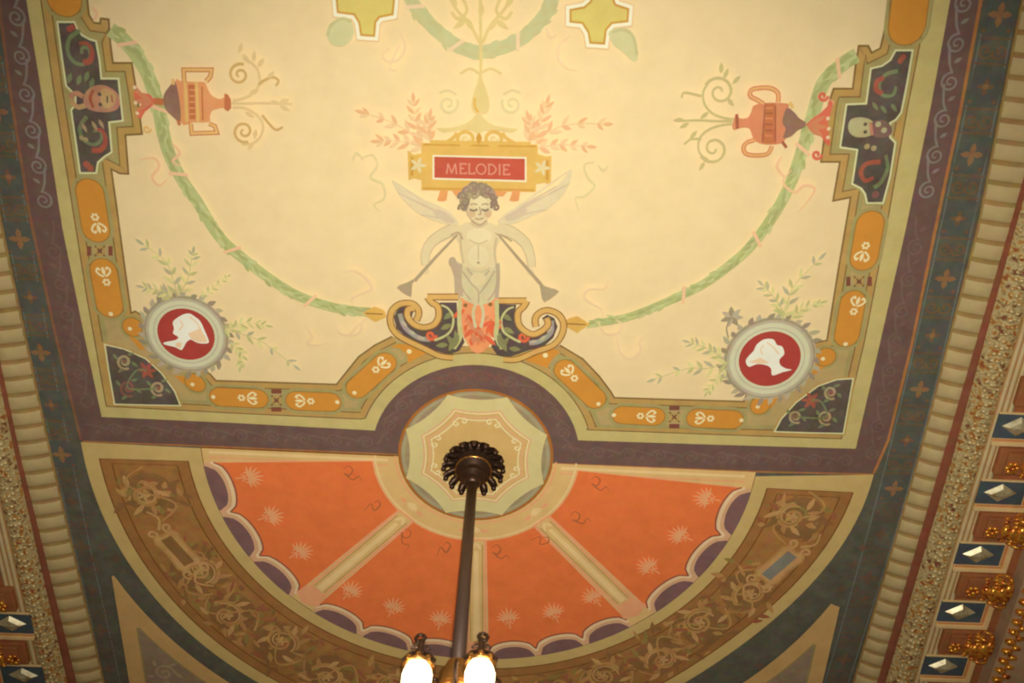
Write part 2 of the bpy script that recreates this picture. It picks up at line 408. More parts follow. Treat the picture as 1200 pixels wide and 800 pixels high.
# ------------------------------------------------------------ violet scroll border round the canvas and the medallion
outL = [(8, -150), (33, 0), (50, 105), (75, 267), (100, 390), (120.5, 486.5)]
outB = [(275, 493.5), (436.5, 501.5)]
outR = [(840, 519), (1001.7, 523.7), (1030, 400), (1060, 267), (1088, 130), (1111.7, 0), (1138, -150)]
arcO = ell(0, 0, 1.335, n=40, a0=math.radians(194.5), a1=math.radians(346.5))
canvas_edge = W(outL)+W(outB[:1])+arcO+W(outR)
vt = thing('scroll_border', 'violet painted band with running scrolls framing the big cream canvas and arching over the medallion', 'border')
p = Paint()
vl = W([(3-22, -150), (0, 0), (14, 110), (36, 250), (66, 390), (96, 514)])
vr = W([(1023, 553), (1040, 514), (1068, 400), (1095, 267), (1124, 130), (1148, 0), (1172, -150)])
p.fill(vl+W([(237, 520), (465, 531)])+ell(0, 0, 1.0, n=40, a0=math.radians(178), a1=math.radians(362))+W([(650, 541), (885, 551)])+vr+canvas_edge[::-1], 'violet', True)
p.stroke(vl, 3.2, 'rust_dim', True); p.stroke(vr, 3.4, 'rust_line', True)
p.stroke(W([(98, 515.5), (237, 521), (466, 531)]), 2.2, 'rust_line', True); p.stroke(W([(648, 541.5), (885, 551), (1023, 554)]), 2.2, 'rust_line', True)
p.stroke(offset(canvas_edge, -.012), 1.5, 'frieze_line', True)
p.build('border_band', vt)
def run_scroll(p, path, step, r, mat, flip=1):
    """spirals linked by curls along a line"""
    L = 0; nxt = step/2; k = 0
    for a, b in zip(path, path[1:]):
        d = math.hypot(b[0]-a[0], b[1]-a[1])
        while nxt <= L+d:
            t = (nxt-L)/d; x = a[0]+(b[0]-a[0])*t; y = a[1]+(b[1]-a[1])*t; an = math.atan2(b[1]-a[1], b[0]-a[0])
            q = spiral(x, y, r, an+PI, 1.6, flip)
            tail = [(x-math.cos(an)*step*.95+math.sin(an)*r*.7*flip, y-math.sin(an)*step*.95-math.cos(an)*r*.7*flip), (x-math.cos(an)*step*.5-math.sin(an)*r*.4*flip*-1, y-math.sin(an)*step*.5+math.cos(an)*r*.4*flip*-1)]
            p.stroke(cr(tail+q[:1], 5)+q[1:], (2.6, 1.5), mat, True)
            p.leaf(x-math.cos(an)*step*.5, y-math.sin(an)*step*.5, an+2.2*flip, 9, 4, mat, True)
            nxt += step; k += 1
        L += d
def mid(a, b, f=.5): return [(a[i][0]+(b[i][0]-a[i][0])*f, a[i][1]+(b[i][1]-a[i][1])*f) for i in range(len(a))]
p = Paint()
run_scroll(p, W([(13, -100), (18, 0), (30, 100), (56, 255)]), .4, .105, 'violet_pale', 1)
run_scroll(p, W([(60, 275), (84, 390), (108, 495)]), .4, .105, 'violet_scroll', 1)
run_scroll(p, W([(1158, -120), (1129, 0), (1106, 130), (1080, 250)]), .4, .105, 'violet_pale', -1)
run_scroll(p, W([(1076, 270), (1048, 400), (1022, 530)]), .4, .105, 'violet_scroll', -1)
run_scroll(p, W([(118, 501), (275, 508), (440, 517)]), .4, .1, 'violet_scroll', 1)
run_scroll(p, W([(682, 528), (840, 535), (1010, 539)]), .4, .1, 'violet_scroll', 1)
run_scroll(p, ell(0, 0, 1.17, n=40, a0=math.radians(192), a1=math.radians(262)), .34, .09, 'violet_scroll', 1)
run_scroll(p, ell(0, 0, 1.17, n=40, a0=math.radians(348), a1=math.radians(278)), .34, .09, 'violet_scroll', -1)
run_scroll(p, ell(0, 0, 1.17, n=20, a0=math.radians(248), a1=math.radians(292)), .3, .085, 'violet_red', 1)
p.build('running_scroll', vt)

ZBASE = ZP[0]
# ------------------------------------------------------------ the big cream canvas
cv = thing('ceiling_canvas', 'large cream painted canvas with winged cherub, garlands, urns and red cameos in orange frame', 'ceiling painting')
fieldL = [(98, -150), (104, -2), (106, 17), (112, 26), (119, 27), (120, 21), (129, 22), (131, 50), (134, 73), (156, 73), (162, 110), (168, 156), (148.5, 157), (152, 202.5), (142, 202), (132, 197), (138, 240), (146, 300), (155, 365), (160, 363), (168, 368), (178, 385), (232, 430), (247, 436), (254, 444), (395, 448.5), (421, 416), (440, 402.5), (460, 392.5)]
fieldM = [(500, 400), (561, 405), (620, 405)]
fieldR = [(656, 402.7), (682.5, 418.5), (702, 439), (715.5, 457), (719.5, 464), (870.8, 468.5), (876, 456), (890, 448), (942, 412), (952, 400), (968, 397), (982, 310), (995.5, 230), (975, 234), (983, 188.5), (961, 188.5), (970, 120), (975.6, 103), (998, 103), (1001, 78), (1005, 53), (1016, 53), (1020, 61), (1030, 56), (1034, 40), (1042, -2), (1056, -150)]
p = Paint()
p.fill(canvas_edge, 'frame_tan', True)
# greenish cream outer strip
inL = [(26, -150), (50, 0), (65, 105), (88, 250), (104, 350), (126, 474)]
inA = ell(0, 0, 1.50, n=34, a0=math.radians(200), a1=math.radians(340))
inR = [(985, 512), (1012, 397), (1037, 267), (1061, 130), (1086, 0), (1112, -150)]
inner = W(inL)+W([(275, 482), (424, 489)])+inA+W([(688, 501.5), (895, 509)])+W(inR)
ring = canvas_edge+inner[::-1]
p.fill(ring, 'frame_cream', True)
p.stroke(offset(inner, -.05), 6.5, 'frame_ochre', True)
p.stroke(inner, 1.5, 'frame_brown', True)
p.stroke(offset(inner, -.095), 1.5, 'frame_brown', True)
p.stroke(offset(inner, -.135), 4.5, 'frame_sage', True)
field = W(fieldL+fieldM+fieldR)
fl_ = W(fieldL); fr_ = W(fieldR)
for l in (fl_, fr_):
    p.stroke(offset(l, .115), 5.5, 'frame_sage', True)
    p.stroke(offset(l, .05), 7, 'frame_ochre', True)
    p.stroke(offset(l, .088), 1.3, 'frame_brown', True)
p.build('picture_frame', cv, 'painted sage and ochre frame with brown lines')
p = Paint(); p.fill(field, 'canvas_cream', True)
for l in (fl_, fr_): p.stroke(l, 2.0, 'frame_brown', True)
p.build('canvas_ground', cv)

def stadium(ax, ay, bx_, by, hw, n=8):
    (x0, y0), (x1, y1) = W([(ax, ay), (bx_, by)])
    a = math.atan2(y1-y0, x1-x0); h = hw*PXU
    return [(x1+h*math.cos(a-PI/2+PI*i/n), y1+h*math.sin(a-PI/2+PI*i/n)) for i in range(n+1)]+[(x0+h*math.cos(a+PI/2+PI*i/n), y0+h*math.sin(a+PI/2+PI*i/n)) for i in range(n+1)]
def flower(p, x, y, ang, s=1.0):
    """small cream rosette with two curls behind it"""
    c = W([(x, y)])[0]
    for k in range(6):
        a = k*PI/3; p.fill(ell(c[0]+3.6*s*PXU*math.cos(a), c[1]+3.6*s*PXU*math.sin(a), 1.9*s*PXU, n=7), 'flower_cream', True)
    ca, sa = math.cos(ang), math.sin(ang)
    for sg in (-1, 1):
        q = [(8, sg*1), (11, sg*6), (16, sg*9), (20, sg*6), (17, sg*4)]
        p.stroke(cr([(c[0]+(u*ca-v*sa)*s*PXU, c[1]+(u*sa+v*ca)*s*PXU) for u, v in q], 4), 2.6*s, 'flower_cream', True)
    p.leaf(c[0]+ca*9*s*PXU, c[1]+sa*9*s*PXU, ang, 13*s, 5*s, 'flower_cream', True)
loz = [  # axis start, axis end, half width, flower (x, y, direction), tip
 ((70, -60), (77, -2), 17.5, None, None),
 ((107, 224), (114, 267), 15.5, (113, 253, 1.4), None), ((123, 316), (130, 356), 15.5, (126.5, 329, -1.7), (131.5, 366)),
 ((259, 463), (303, 465), 13, (284, 464, 0), (251, 463)), ((348, 467.5), (388, 469), 13, (365, 468, PI), (396, 469)),
 ((419, 453), (452, 423), 13.5, (441, 431, -.8), (416, 458)), ((662, 431), (697, 465), 13.5, (673, 441, -2.3), (701, 471)),
 ((729, 484), (767, 486), 12.5, (750, 485, 0), (719, 484)), ((816, 487.5), (858, 489.5), 13, (832, 488, PI), (868, 490)),
 ((1018, 261), (1011, 300), 15.5, (1013, 286, 1.7), None), ((998, 352), (991, 391), 14.5, (999, 363, -1.4), (989.5, 401)),
 ((1072, -60), (1061, 30), 18.5, None, None)]
for a, b, hw, fw, tip in loz:
    p = Paint()
    p.stroke(stadium(*a, *b, hw+2.2), 3.0, 'frame_sage', True, closed=True)
    p.fill(stadium(*a, *b, hw), 'lozenge_edge', True); p.fill(stadium(*a, *b, hw-1.4), 'lozenge_orange', True)
    if fw: flower(p, *fw, s=.85)
    if tip: p.dots([tip], 2.6, 'flower_cream')
    p.build('orange_lozenge', cv)
for a in ([(457, 404), (468, 400.5), (485, 403), (503, 411), (490, 417), (479, 424), (477, 413), (469, 406)], [(603, 416.5), (613, 411), (627.5, 408), (648, 405.5), (657, 410), (648, 417), (641, 429), (620.6, 421.6)]):
    p = Paint(); p.stroke(a, 2.2, 'frame_sage', closed=True); p.fill(a, 'lozenge_orange'); p.dots([(480, 409.5)] if a[0][0] < 500 else [(639, 414)], 3, 'flower_cream')
    p.build('orange_wedge', cv)
for c, rx, ry, rot, tail in (((157, 381), 13, 11, .6, [(150, 388), (163, 396), (172, 408), (165, 407)]), ((230, 446), 14, 10, .6, [(206, 438), (216, 447), (226, 455), (222, 438)]),
                             ((890, 472), 13, 11, -.5, [(893, 460), (915, 458), (903, 475), (893, 482)]), ((966, 416), 13, 11, -.4, [(955, 420), (966, 427), (953, 436), (944, 436)])):
    p = Paint(); p.fill(ell(*c, rx+2.5, ry+2.5, rot=rot), 'frame_sage'); p.fill(tail, 'lozenge_orange'); p.fill(ell(*c, rx, ry, rot=rot), 'lozenge_edge'); p.fill(ell(*c, rx-1.3, ry-1.3, rot=rot), 'lozenge_orange'); p.dots([(c[0]-3, c[1]+2)], 2.5, 'flower_cream')
    p.build('orange_boss', cv)
for (x, y), v in (((119, 292), 0), ((325, 466.5), 1), ((789.5, 486), 1), ((1005, 327.5), 0)):
    p = Paint()
    for s in (-1, 1):
        cx, cy = (x, y+s*10.5) if v else (x+s*12.5, y)
        w_, h_ = (6, 2.5) if v else (2.5, 5.5)
        p.fill([(cx-w_, cy-h_), (cx+w_, cy-h_), (cx+w_, cy+h_), (cx-w_, cy+h_)], 'maroon')
        p.stroke([(x-6, y+s*6), (x+6, y-s*6)], 2.2, 'frame_brown')
    p.stroke(ell(x, y, 5, n=14), 1.5, 'frame_ochre', closed=True); p.dots([(x, y)], 2.2, 'maroon')
    p.build('maroon_link', cv)

# dark cartouches at the two sides, each with a mask
cartL = [(71, 26), (89, 26), (92, 33), (98, 41), (107, 46), (114, 48), (118, 70), (120, 92), (140, 92), (145, 139), (129, 141), (132, 176), (124, 181), (116, 188), (114, 200), (97, 200), (93, 170), (87, 128), (92, 122), (92, 110), (81, 99), (76, 65)]
cartR = [(1048, 59), (1066, 59), (1060, 95), (1053, 130), (1047, 138), (1040, 142), (1040, 160), (1046, 166), (1040, 205), (1032, 235), (1015, 235), (1013, 225), (1008, 218), (998, 213), (1004, 173), (984, 170), (991, 122), (1014, 121), (1019.5, 80), (1032, 77), (1042, 70)]
p = Paint(); p.stroke(cartL, 7.5, 'frame_sage', closed=True); p.stroke(cartL, 3.8, 'panel_line', closed=True); p.fill(cartL, 'panel_dark')
p.stroke(cr([(96, 35), (84, 44), (82, 60), (90, 72), (101, 74), (108, 66), (106, 56), (99, 55), (98, 62)], 5), (4, 3), 'panel_green')
p.stroke(cr([(95, 50), (104, 50), (110, 58), (108, 70), (100, 72)], 5), (3, 6), 'panel_red'); p.dots([(84, 33), (88, 31)], 3, 'panel_red')
for a in ((86, 84), (97, 86), (106, 82), (112, 90)): p.leaf(*a, 2.0, 12, 5, 'panel_green')
p.stroke(cr([(104, 135), (96, 148), (100, 162), (112, 168), (121, 162), (120, 152), (112, 152)], 5), (4, 3), 'panel_green')
p.stroke(cr([(113, 150), (122, 152), (126, 164), (120, 174), (110, 174)], 5), (3, 6), 'panel_red'); p.dots([(98, 160), (103, 162)], 2.6, 'panel_tan'); p.dots([(104, 191), (108, 195)], 4, 'panel_red')
for a in ((110, 140), (118, 138), (98, 142)): p.leaf(*a, 1.2, 11, 4, 'panel_tan')
sc = p.build('side_cartouche', cv, 'dark stepped panel with red and green scrollwork, left side')
p = Paint()
p.fill(cr([(100, 116), (104, 105), (114, 99), (126, 99), (138, 106), (143, 116), (140, 126), (128, 130), (114, 129), (104, 125)], 4, True), 'mask_pink')
p.fill(cr([(122, 103), (134, 105), (138, 114), (134, 123), (124, 125), (120, 114)], 4, True), 'mask_tan')
p.stroke(cr([(112, 104), (108, 114), (112, 125)], 4), 3, 'panel_red'); p.dots([(119, 109), (120, 121)], 2, 'panel_dark'); p.stroke([(128, 111), (128, 119)], 1.6, 'panel_dark'); p.stroke([(133, 110), (134, 119)], 1.5, 'panel_red')
p.stroke(cr([(100, 112), (92, 108), (84, 112)], 4), 5, 'mask_pink'); p.stroke(cr([(102, 122), (94, 124), (86, 118)], 4), 5, 'mask_tan')
p.build('grotesque_mask', sc, 'pinkish grotesque face turned sideways')
p = Paint(); p.stroke(cartR, 7.5, 'frame_sage', closed=True); p.stroke(cartR, 3.8, 'panel_line', closed=True); p.fill(cartR, 'panel_dark')
p.stroke(cr([(1050, 82), (1036, 86), (1028, 98), (1032, 110), (1044, 110), (1048, 100)], 5), (4, 3), 'panel_green')
p.stroke(cr([(1034, 90), (1026, 94), (1025, 104), (1032, 108)], 5), (5, 5), 'panel_red'); p.dots([(1056, 66), (1053, 70)], 3, 'panel_red')
for a in ((1020, 118), (1030, 122), (1042, 120)): p.leaf(*a, .8, 11, 4, 'panel_green')
p.stroke(cr([(1030, 188), (1014, 190), (1007, 200), (1012, 210), (1022, 206)], 5), (5, 4), 'panel_red'); p.stroke(cr([(1036, 180), (1038, 196), (1030, 212), (1022, 218)], 5), (3, 5), 'panel_green'); p.dots([(1014, 170), (1022, 172)], 3, 'panel_tan'); p.dots([(1024, 226)], 4, 'panel_brick')
sc = p.build('side_cartouche', cv, 'dark stepped panel with red and green scrollwork, right side')
p = Paint()
p.fill(cr([(992, 146), (996, 138), (1008, 136), (1020, 140), (1024, 150), (1016, 158), (1002, 159), (994, 154)], 4, True), 'mask_pale')
p.fill(cr([(1020, 142), (1032, 139), (1042, 146), (1042, 156), (1030, 160), (1020, 156)], 4, True), 'mask_violet'); p.dots([(1012, 144), (1012, 153)], 2, 'panel_dark'); p.stroke([(1018, 142), (1020, 157)], 3, 'mask_pink'); p.dots([(1027, 144), (1034, 151)], 3, 'mask_pale')
p.build('grotesque_mask', sc, 'pale bearded face turned sideways')

# dark corner panels behind the cameos
cornL = [(126, 402), (147.5, 407), (172, 418), (190.6, 435), (205.6, 455.7), (212, 471.6), (174, 471), (137, 470), (130.6, 433)]
cornR = [(997, 441.5), (992, 470), (986, 504), (946, 503.3), (907.6, 502), (915, 488), (932, 469), (957.6, 450), (979, 442.5)]
for pts, rings_, red, nm in ((cornL, [(148, 421, 9), (152, 452, 10), (187, 452, 9)], (174, 431), 'left'), (cornR, [(972, 457, 8), (966, 486, 9), (931, 485, 8)], (949, 466), 'right')):
    p = Paint(); p.stroke(pts, 7, 'frame_ochre', closed=True); p.stroke(pts, 3.4, 'panel_line', closed=True); p.fill(pts, 'panel_dark')
    for x, y, r in rings_:
        p.stroke(spiral(x, y, r, 1, 1.5), (3, 3.5), 'panel_tan' if r != 10 else 'panel_brick'); p.dots([(x, y)], 3, 'panel_brick')
        for k in range(4): p.leaf(x+r*.9*math.cos(k*1.7), y+r*.9*math.sin(k*1.7), k*1.7+.8, 9, 4, 'panel_green')
    for k in range(6): p.leaf(*red, k*PI/3, 12, 5, 'panel_red')
    p.stroke(cr([red, ((red[0]+rings_[0][0])/2, (red[1]+rings_[0][1])/2+6), rings_[1][:2], rings_[2][:2]], 5), 2, 'panel_green')
    p.build('corner_panel', cv, 'dark quarter panel with a red flower, bottom %s corner' % nm)

# cameos
headL = [(204.5, 375), (209, 370), (217, 365.5), (224, 364.5), (230, 368), (237, 374), (241.5, 384), (245, 392), (246, 399), (234, 399), (226, 395), (220.5, 398), (215, 407), (208, 404), (194.5, 400.5), (195.5, 398), (207.5, 395.5), (211, 392), (205, 388), (206, 382)]
headR = [(872.5, 420), (876, 414), (882, 407.5), (885, 401), (894, 394.5), (904.5, 394.5), (909, 401), (915, 403), (917.5, 411.5), (912, 418), (913, 424.5), (919.5, 428.6), (926, 430), (915, 433), (903.5, 436.6), (902, 428.6), (896, 424.5), (885.5, 423.5), (876, 426.5)]
for c, r0, hd, nm in (((220, 389), .345, headL, 'left'), ((900.5, 417.5), .375, headR, 'right')):
    x, y = W([c])[0]
    ca = thing('x', '', '') if False else None
    p = Paint(); p.fill(ell(x, y, r0*1.5, n=40), 'wreath_lilac', True)
    for k in range(30):
        a = 2*PI*k/30+.1; q = r0*1.42
        p.leaf(x+q*math.cos(a), y+q*math.sin(a), a+random.uniform(.3, 1.0), random.uniform(9, 15), 6, ('wreath_lilac', 'wreath_dark')[k % 2], True)
    p.stroke(ell(x, y, r0*1.43, n=40), 1.6, 'wreath_dark', True, closed=True)
    wr = Paint(); wr, p = p, wr
    p.fill(ell(x, y, r0*1.34, n=40), 'cameo_line', True); p.fill(ell(x, y, r0*1.29, n=40), 'cameo_ring', True); p.stroke(ell(x, y, r0*1.12, n=40), 1.3, 'cameo_line', True, closed=True); p.fill(ell(x, y, r0, n=40), 'cameo_red', True)
    co = p.build('cameo', cv, 'round red cameo with a white profile head, lower %s of the canvas' % nm)
    wr.build('leaf_wreath', co, 'lilac grey leafy wreath').location.z = 0
    p = Paint(); p.fill(cr(hd, 3, True), 'cameo_white')
    if nm == 'left':
        p.fill([(222, 388), (236, 382), (243, 392), (245, 398), (234, 398), (226, 394)], 'cameo_blush'); p.stroke(cr([(213, 372), (216, 378), (212, 384)], 4), 1.5, 'cameo_blush'); p.stroke(cr([(224, 368), (233, 376), (238, 386)], 4), 1.6, 'cameo_blush'); p.fill([(208, 399), (215, 398), (214, 405), (208, 403)], 'cameo_blush')
    else:
        p.fill([(876, 421), (890, 416), (900, 422), (888, 423)], 'cameo_blush'); p.stroke(cr([(897, 398), (905, 404), (911, 412)], 4), 1.5, 'cameo_blush'); p.stroke(cr([(893, 401), (890, 408), (893, 412)], 4), 1.4, 'cameo_blush')
    p.build('profile_head', co)

# leaf sprays round the cameos
sprays = [([(210, 345), (205, 325), (196, 303), (172, 285)], 15), ([(212, 342), (222, 325), (226, 305), (228, 295)], 13), ([(205, 345), (190, 338), (172, 334)], 13), ([(238, 345), (255, 332), (268, 322)], 8),
          ([(262, 378), (285, 388), (310, 398), (345, 424)], 14), ([(270, 385), (288, 375), (312, 378)], 12), ([(272, 398), (286, 412), (284, 425)], 11),
          ([(915, 372), (922, 348), (930, 330), (957, 302)], 15), ([(918, 365), (905, 345), (893, 332)], 13), ([(925, 370), (940, 358), (958, 352)], 12),
          ([(855, 420), (828, 428), (805, 428), (768, 440)], 15), ([(845, 415), (828, 405), (808, 398)], 13), ([(850, 428), (835, 445), (828, 455)], 10)]
for pts, ll in sprays:
    p = Paint(); p.spray(pts, ['leaf_green', 'leaf_olive', 'leaf_grey'] if ll > 12 else ['leaf_olive', 'leaf_green'], ll, ll*.33, 6, .75)
    p.build('leaf_spray', cv)
p = Paint()
for k in range(7): p.leaf(856, 368, k*.9, 13, 6, ('wreath_lilac', 'wreath_dark')[k % 2])
p.stroke(cr([(856, 368), (850, 380), (852, 392)], 4), 1.6, 'wreath_dark'); p.build('lilac_flower', cv)
# garlands
gl_L = [(133, 33), (148, 45), (165, 66), (178, 90), (189, 125), (194, 152), (202, 180), (216, 208), (234, 234), (260, 275), (290, 302), (322, 326), (355, 345), (397, 358), (430, 362)]
gl_R = [(1001, 63), (985, 73), (962, 96), (950, 133), (938, 172), (924, 212), (905, 248), (878, 285), (850, 310), (820, 331), (778, 351), (734, 368), (690, 376)]
gl_T = [(470, -40), (484, 0), (498, 19), (516, 37), (536, 51), (560, 59), (588, 54), (613, 42), (635, 20), (646, 0), (655, -40)]
for pts, wd, cols, nm in ((gl_L, (15, 11), ('garland_green', 'garland_light', 'garland_dark'), 'left'), (gl_R, (15, 9), ('garland_green', 'garland_light', 'garland_dark'), 'right'), (gl_T, (13, 13), ('garland_pale', 'garland_pale', 'sage_leaf_dark'), 'top')):
    p = Paint(); q = cr(W(pts), 8); p.stroke(q, wd, cols[0], True); random.seed(7)
    for mat in cols:
        for i in range(0, len(q)-2, 2):
            a = math.atan2(q[i+1][1]-q[i][1], q[i+1][0]-q[i][0]); w_ = wd[0]+(wd[1]-wd[0])*i/len(q)
            o = random.uniform(-.3, .3)*w_*PXU
            p.leaf(q[i][0]-math.sin(a)*o, q[i][1]+math.cos(a)*o, a+random.uniform(-.5, .5), 12, w_*.34, mat, True)
    g_ = p.build('garland', cv, {'left': 'green leaf garland sweeping from the left urn to the cartouche', 'right': 'green leaf garland sweeping from the right urn to the cartouche', 'top': 'pale green garland hanging in a bow at the top'}[nm])
    rb = 'ribbon_rose' if nm != 'top' else 'ribbon_pink'
    for i in range(10, len(q)-6, 22):
        a = math.atan2(q[i+1][1]-q[i][1], q[i+1][0]-q[i][0]); w_ = wd[0]*.6*PXU
        p = Paint(); p.stroke([(q[i][0]-math.sin(a)*w_-math.cos(a)*.05, q[i][1]+math.cos(a)*w_-math.sin(a)*.05), (q[i][0]+math.sin(a)*w_+math.cos(a)*.05, q[i][1]-math.cos(a)*w_+math.sin(a)*.05)], 3.5, rb, True)
        p.build('ribbon_wrap', g_)
p = Paint(); p.fill([(452, 360), (447, 357), (440, 355), (432, 359), (427, 363), (433, 368), (441, 373), (448, 370), (454, 367)], 'bud_gold'); p.stroke([(430, 363), (450, 364)], 1.3, 'cartouche_edge'); p.build('gold_bud', cv)
p = Paint(); p.fill([(662, 371), (668, 368), (676, 366), (684, 371), (691, 376), (684, 380), (676, 386), (668, 381), (661, 378)], 'bud_gold'); p.stroke([(664, 375), (686, 376)], 1.3, 'cartouche_edge'); p.build('gold_bud', cv)
# fluttering ribbons
for pts in ([(402, 316), (416, 313), (430, 322), (437, 334), (425, 340), (414, 346), (416, 354)], [(432, 368), (420, 378), (410, 388), (398, 384), (396, 372)], [(425, 372), (424, 384), (412, 390)], [(360, 378), (368, 390), (362, 398), (374, 400), (388, 396)],
            [(712, 322), (708, 334), (690, 335), (684, 344), (694, 352), (704, 358), (706, 368)], [(700, 372), (708, 386), (722, 386), (728, 376), (720, 370)], [(722, 390), (726, 408), (738, 416), (750, 406), (748, 396), (756, 390)],
            [(168, 184), (184, 182), (190, 192), (182, 204), (190, 214), (200, 206)], [(205, 165), (214, 176), (206, 186), (216, 192)], [(112, 6), (118, 14), (114, 24)],
            [(925, 196), (915, 210), (928, 222), (940, 214), (952, 218), (944, 232), (932, 246)], [(914, 180), (908, 192), (918, 206)], [(955, 110), (972, 118), (960, 128)]):
    p = Paint(); p.stroke(cr(pts, 6), (3.4, 2.6), 'ribbon_rose' if pts[0][1] < 250 else 'ribbon_pink', taper=True); p.build('ribbon', cv)
for pts in ([(470, 36), (476, 52), (470, 66), (456, 70), (450, 62), (458, 54)], [(470, 50), (458, 76), (466, 80)], [(668, 40), (655, 50), (654, 66), (664, 78), (676, 80)], [(640, 30), (644, 42), (652, 38)]):
    p = Paint(); p.stroke(cr(pts, 6), (3, 2.2), 'ribbon_pink', taper=True); p.build('ribbon', cv)

# urns lying sideways
p = Paint()
p.fill(cr([(209, 93.5), (216, 93), (230, 93.5), (243, 94), (246, 100), (251, 109), (260, 113.5), (265, 112), (272, 114.5), (273, 120), (272, 126), (265, 124), (260, 124.5), (252, 127), (249, 134), (248, 140), (230, 140.5), (215, 140.5)], 3, True), 'urn_orange')
p.fill(cr([(209, 93.5), (202, 99), (196, 108), (195, 117), (198, 126), (206, 134), (215, 139.5), (214, 116)], 4, True), 'urn_dark')
p.fill([(266, 107), (270, 108), (273.5, 114), (274, 124), (270, 128), (266, 125)], 'urn_line'); p.fill([(184, 112), (195, 113), (195, 121), (184, 120)], 'urn_line')
for x, c in ((221.5, 'urn_gold'), (234.5, 'urn_gold')): p.stroke([(x-1, 94), (x+1, 140)], 3, c)
p.fill([(224, 97), (231.5, 97), (232.5, 137), (225.5, 137)], 'urn_line')
for y in (103, 110, 117, 124, 131): p.stroke([(225.5, y), (231.5, y)], 1.6, 'urn_orange')
p.stroke([(206, 90), (207, 97)], 3, 'urn_gold'); p.stroke([(212, 138), (214, 144)], 3, 'urn_line'); p.stroke([(240, 99), (241, 138)], 1.6, 'urn_line')
ur = p.build('painted_urn', cv, 'orange urn on its side with square handles, left')
for h in ([(219.5, 94), (218.7, 79.5), (251, 79.5), (250, 87), (245, 93)], [(227, 142), (228, 153.5), (257.5, 152.5), (255, 145), (248, 142)]):
    p = Paint(); p.stroke(h, 4.4, 'urn_line'); p.stroke(h, 2.6, 'urn_gold'); p.build('handle', ur)
p = Paint()
p.fill(cr([(880, 122), (887, 119), (894, 118), (919.7, 118.7), (921, 126), (922, 145), (919, 158), (911, 165.5), (892, 166), (881, 160.5), (876, 148), (866, 147), (858, 149.5), (856, 144), (860, 132), (865, 136), (874, 135), (878, 128)], 3, True), 'urn_coral')
p.fill(cr([(919, 124), (927, 128), (934, 136), (941, 140.5), (940, 146), (932, 150), (924, 157), (915, 158.5), (918, 148), (914, 140)], 4, True), 'urn_dark')
p.fill([(894, 118), (906, 118), (907, 165), (890, 165)], 'urn_line'); p.stroke([(894, 121), (891, 163)], 1.6, 'urn_brown'); p.stroke([(906, 121), (906, 163)], 1.6, 'urn_brown')
for y in (124, 130, 136, 143, 150, 156): p.stroke([(894, y), (903, y)], 1.8, 'urn_brown' if y % 4 else 'urn_coral')
p.stroke([(861, 131), (862, 148)], 3, 'urn_brown'); p.stroke([(923, 117), (926, 124)], 3, 'urn_gold'); p.stroke([(914, 163), (919, 170)], 3, 'urn_brown')
ur2 = p.build('painted_urn', cv, 'coral urn on its side with round handles, right')
for h in ([(892, 119), (884, 114), (877, 110), (878, 103), (888, 100.5), (901, 101), (909, 107), (909, 117)], [(882, 161), (873, 164), (869, 170), (872, 177), (884, 179), (897, 177), (902, 168)]):
    p = Paint(); p.stroke(cr(h, 5), 4.6, 'urn_coral'); p.stroke(cr(h, 5), 1.5, 'urn_gold'); p.build('handle', ur2)
p = Paint(); p.fill([(160.5, 92), (164, 99), (170, 106), (180, 108), (185, 115), (183, 121), (174, 128), (169, 137), (163, 132), (166, 124), (171, 118), (162, 113), (160, 106), (166, 104)], 'plume_red')
for a in (2.6, 3.1, 3.7): p.leaf(182, 116, a, 20, 5, 'urn_coral')
p.stroke(spiral(176, 148, 5, 0, 1.1), 2, 'urn_gold'); p.dots([(162, 100), (163, 118), (165, 130)], 2, 'ribbon_pink'); p.build('acanthus_foot', cv, 'red leafy foot of the left urn')
p = Paint(); p.fill([(941.5, 143), (950, 135), (958, 130), (966, 122), (969, 113), (973, 118), (970, 130), (967, 140), (968, 152), (970, 168), (965, 166), (960, 158), (952, 152), (946, 149)], 'plume_red')
for a in (-.6, 0, .5): p.leaf(943, 145, a, 20, 6, 'urn_coral')
p.stroke(spiral(961, 110, 6, 0, 1.2), 3, 'plume_red'); p.stroke(spiral(954, 178, 6, 0, 1.2), 3, 'plume_red'); p.dots([(967, 136), (968, 148), (967, 158)], 2, 'ribbon_pink'); p.build('acanthus_foot', cv, 'red leafy foot of the right urn')
# scrollwork flowering out of the urns
p = Paint()
for q in ([(274, 118), (290, 118.5), (310, 118), (345, 119)], [(276, 115), (290, 112), (301, 105), (307, 94), (305, 80), (296, 70), (288, 66)], [(276, 123), (290, 124), (303, 131), (311, 143), (308, 157), (298, 165), (286, 166)],
          [(306, 97), (312, 92), (322, 88), (329, 92), (326, 98)], [(310, 132), (318, 142), (326, 149), (334, 146)]):
    p.stroke(cr(q, 6), (2.6, 2.2), 'scroll_gold_dark' if q[0][0] > 300 else 'scroll_gold')
p.stroke(spiral(284, 85, 13, -1.2, 1.5, -1), (2.8, 2), 'scroll_gold_dark'); p.stroke(spiral(289, 151, 13, 1.2, 1.5), (2.8, 2), 'scroll_gold_dark')
for a in ((296, 72, -2.2), (300, 70, -1.4), (305, 76, -.9), (283, 60, -1.2), (300, 163, 2.2), (303, 148, 1.8), (318, 117, 0), (330, 117, -.3), (330, 121, .4), (316, 90, -.8), (295, 107, -.4), (290, 128, .5)):
    p.leaf(*a, 11, 4.5, 'scroll_gold')
p.build('scrollwork', ur, 'gold scrolls springing from the urn mouth')
p = Paint()
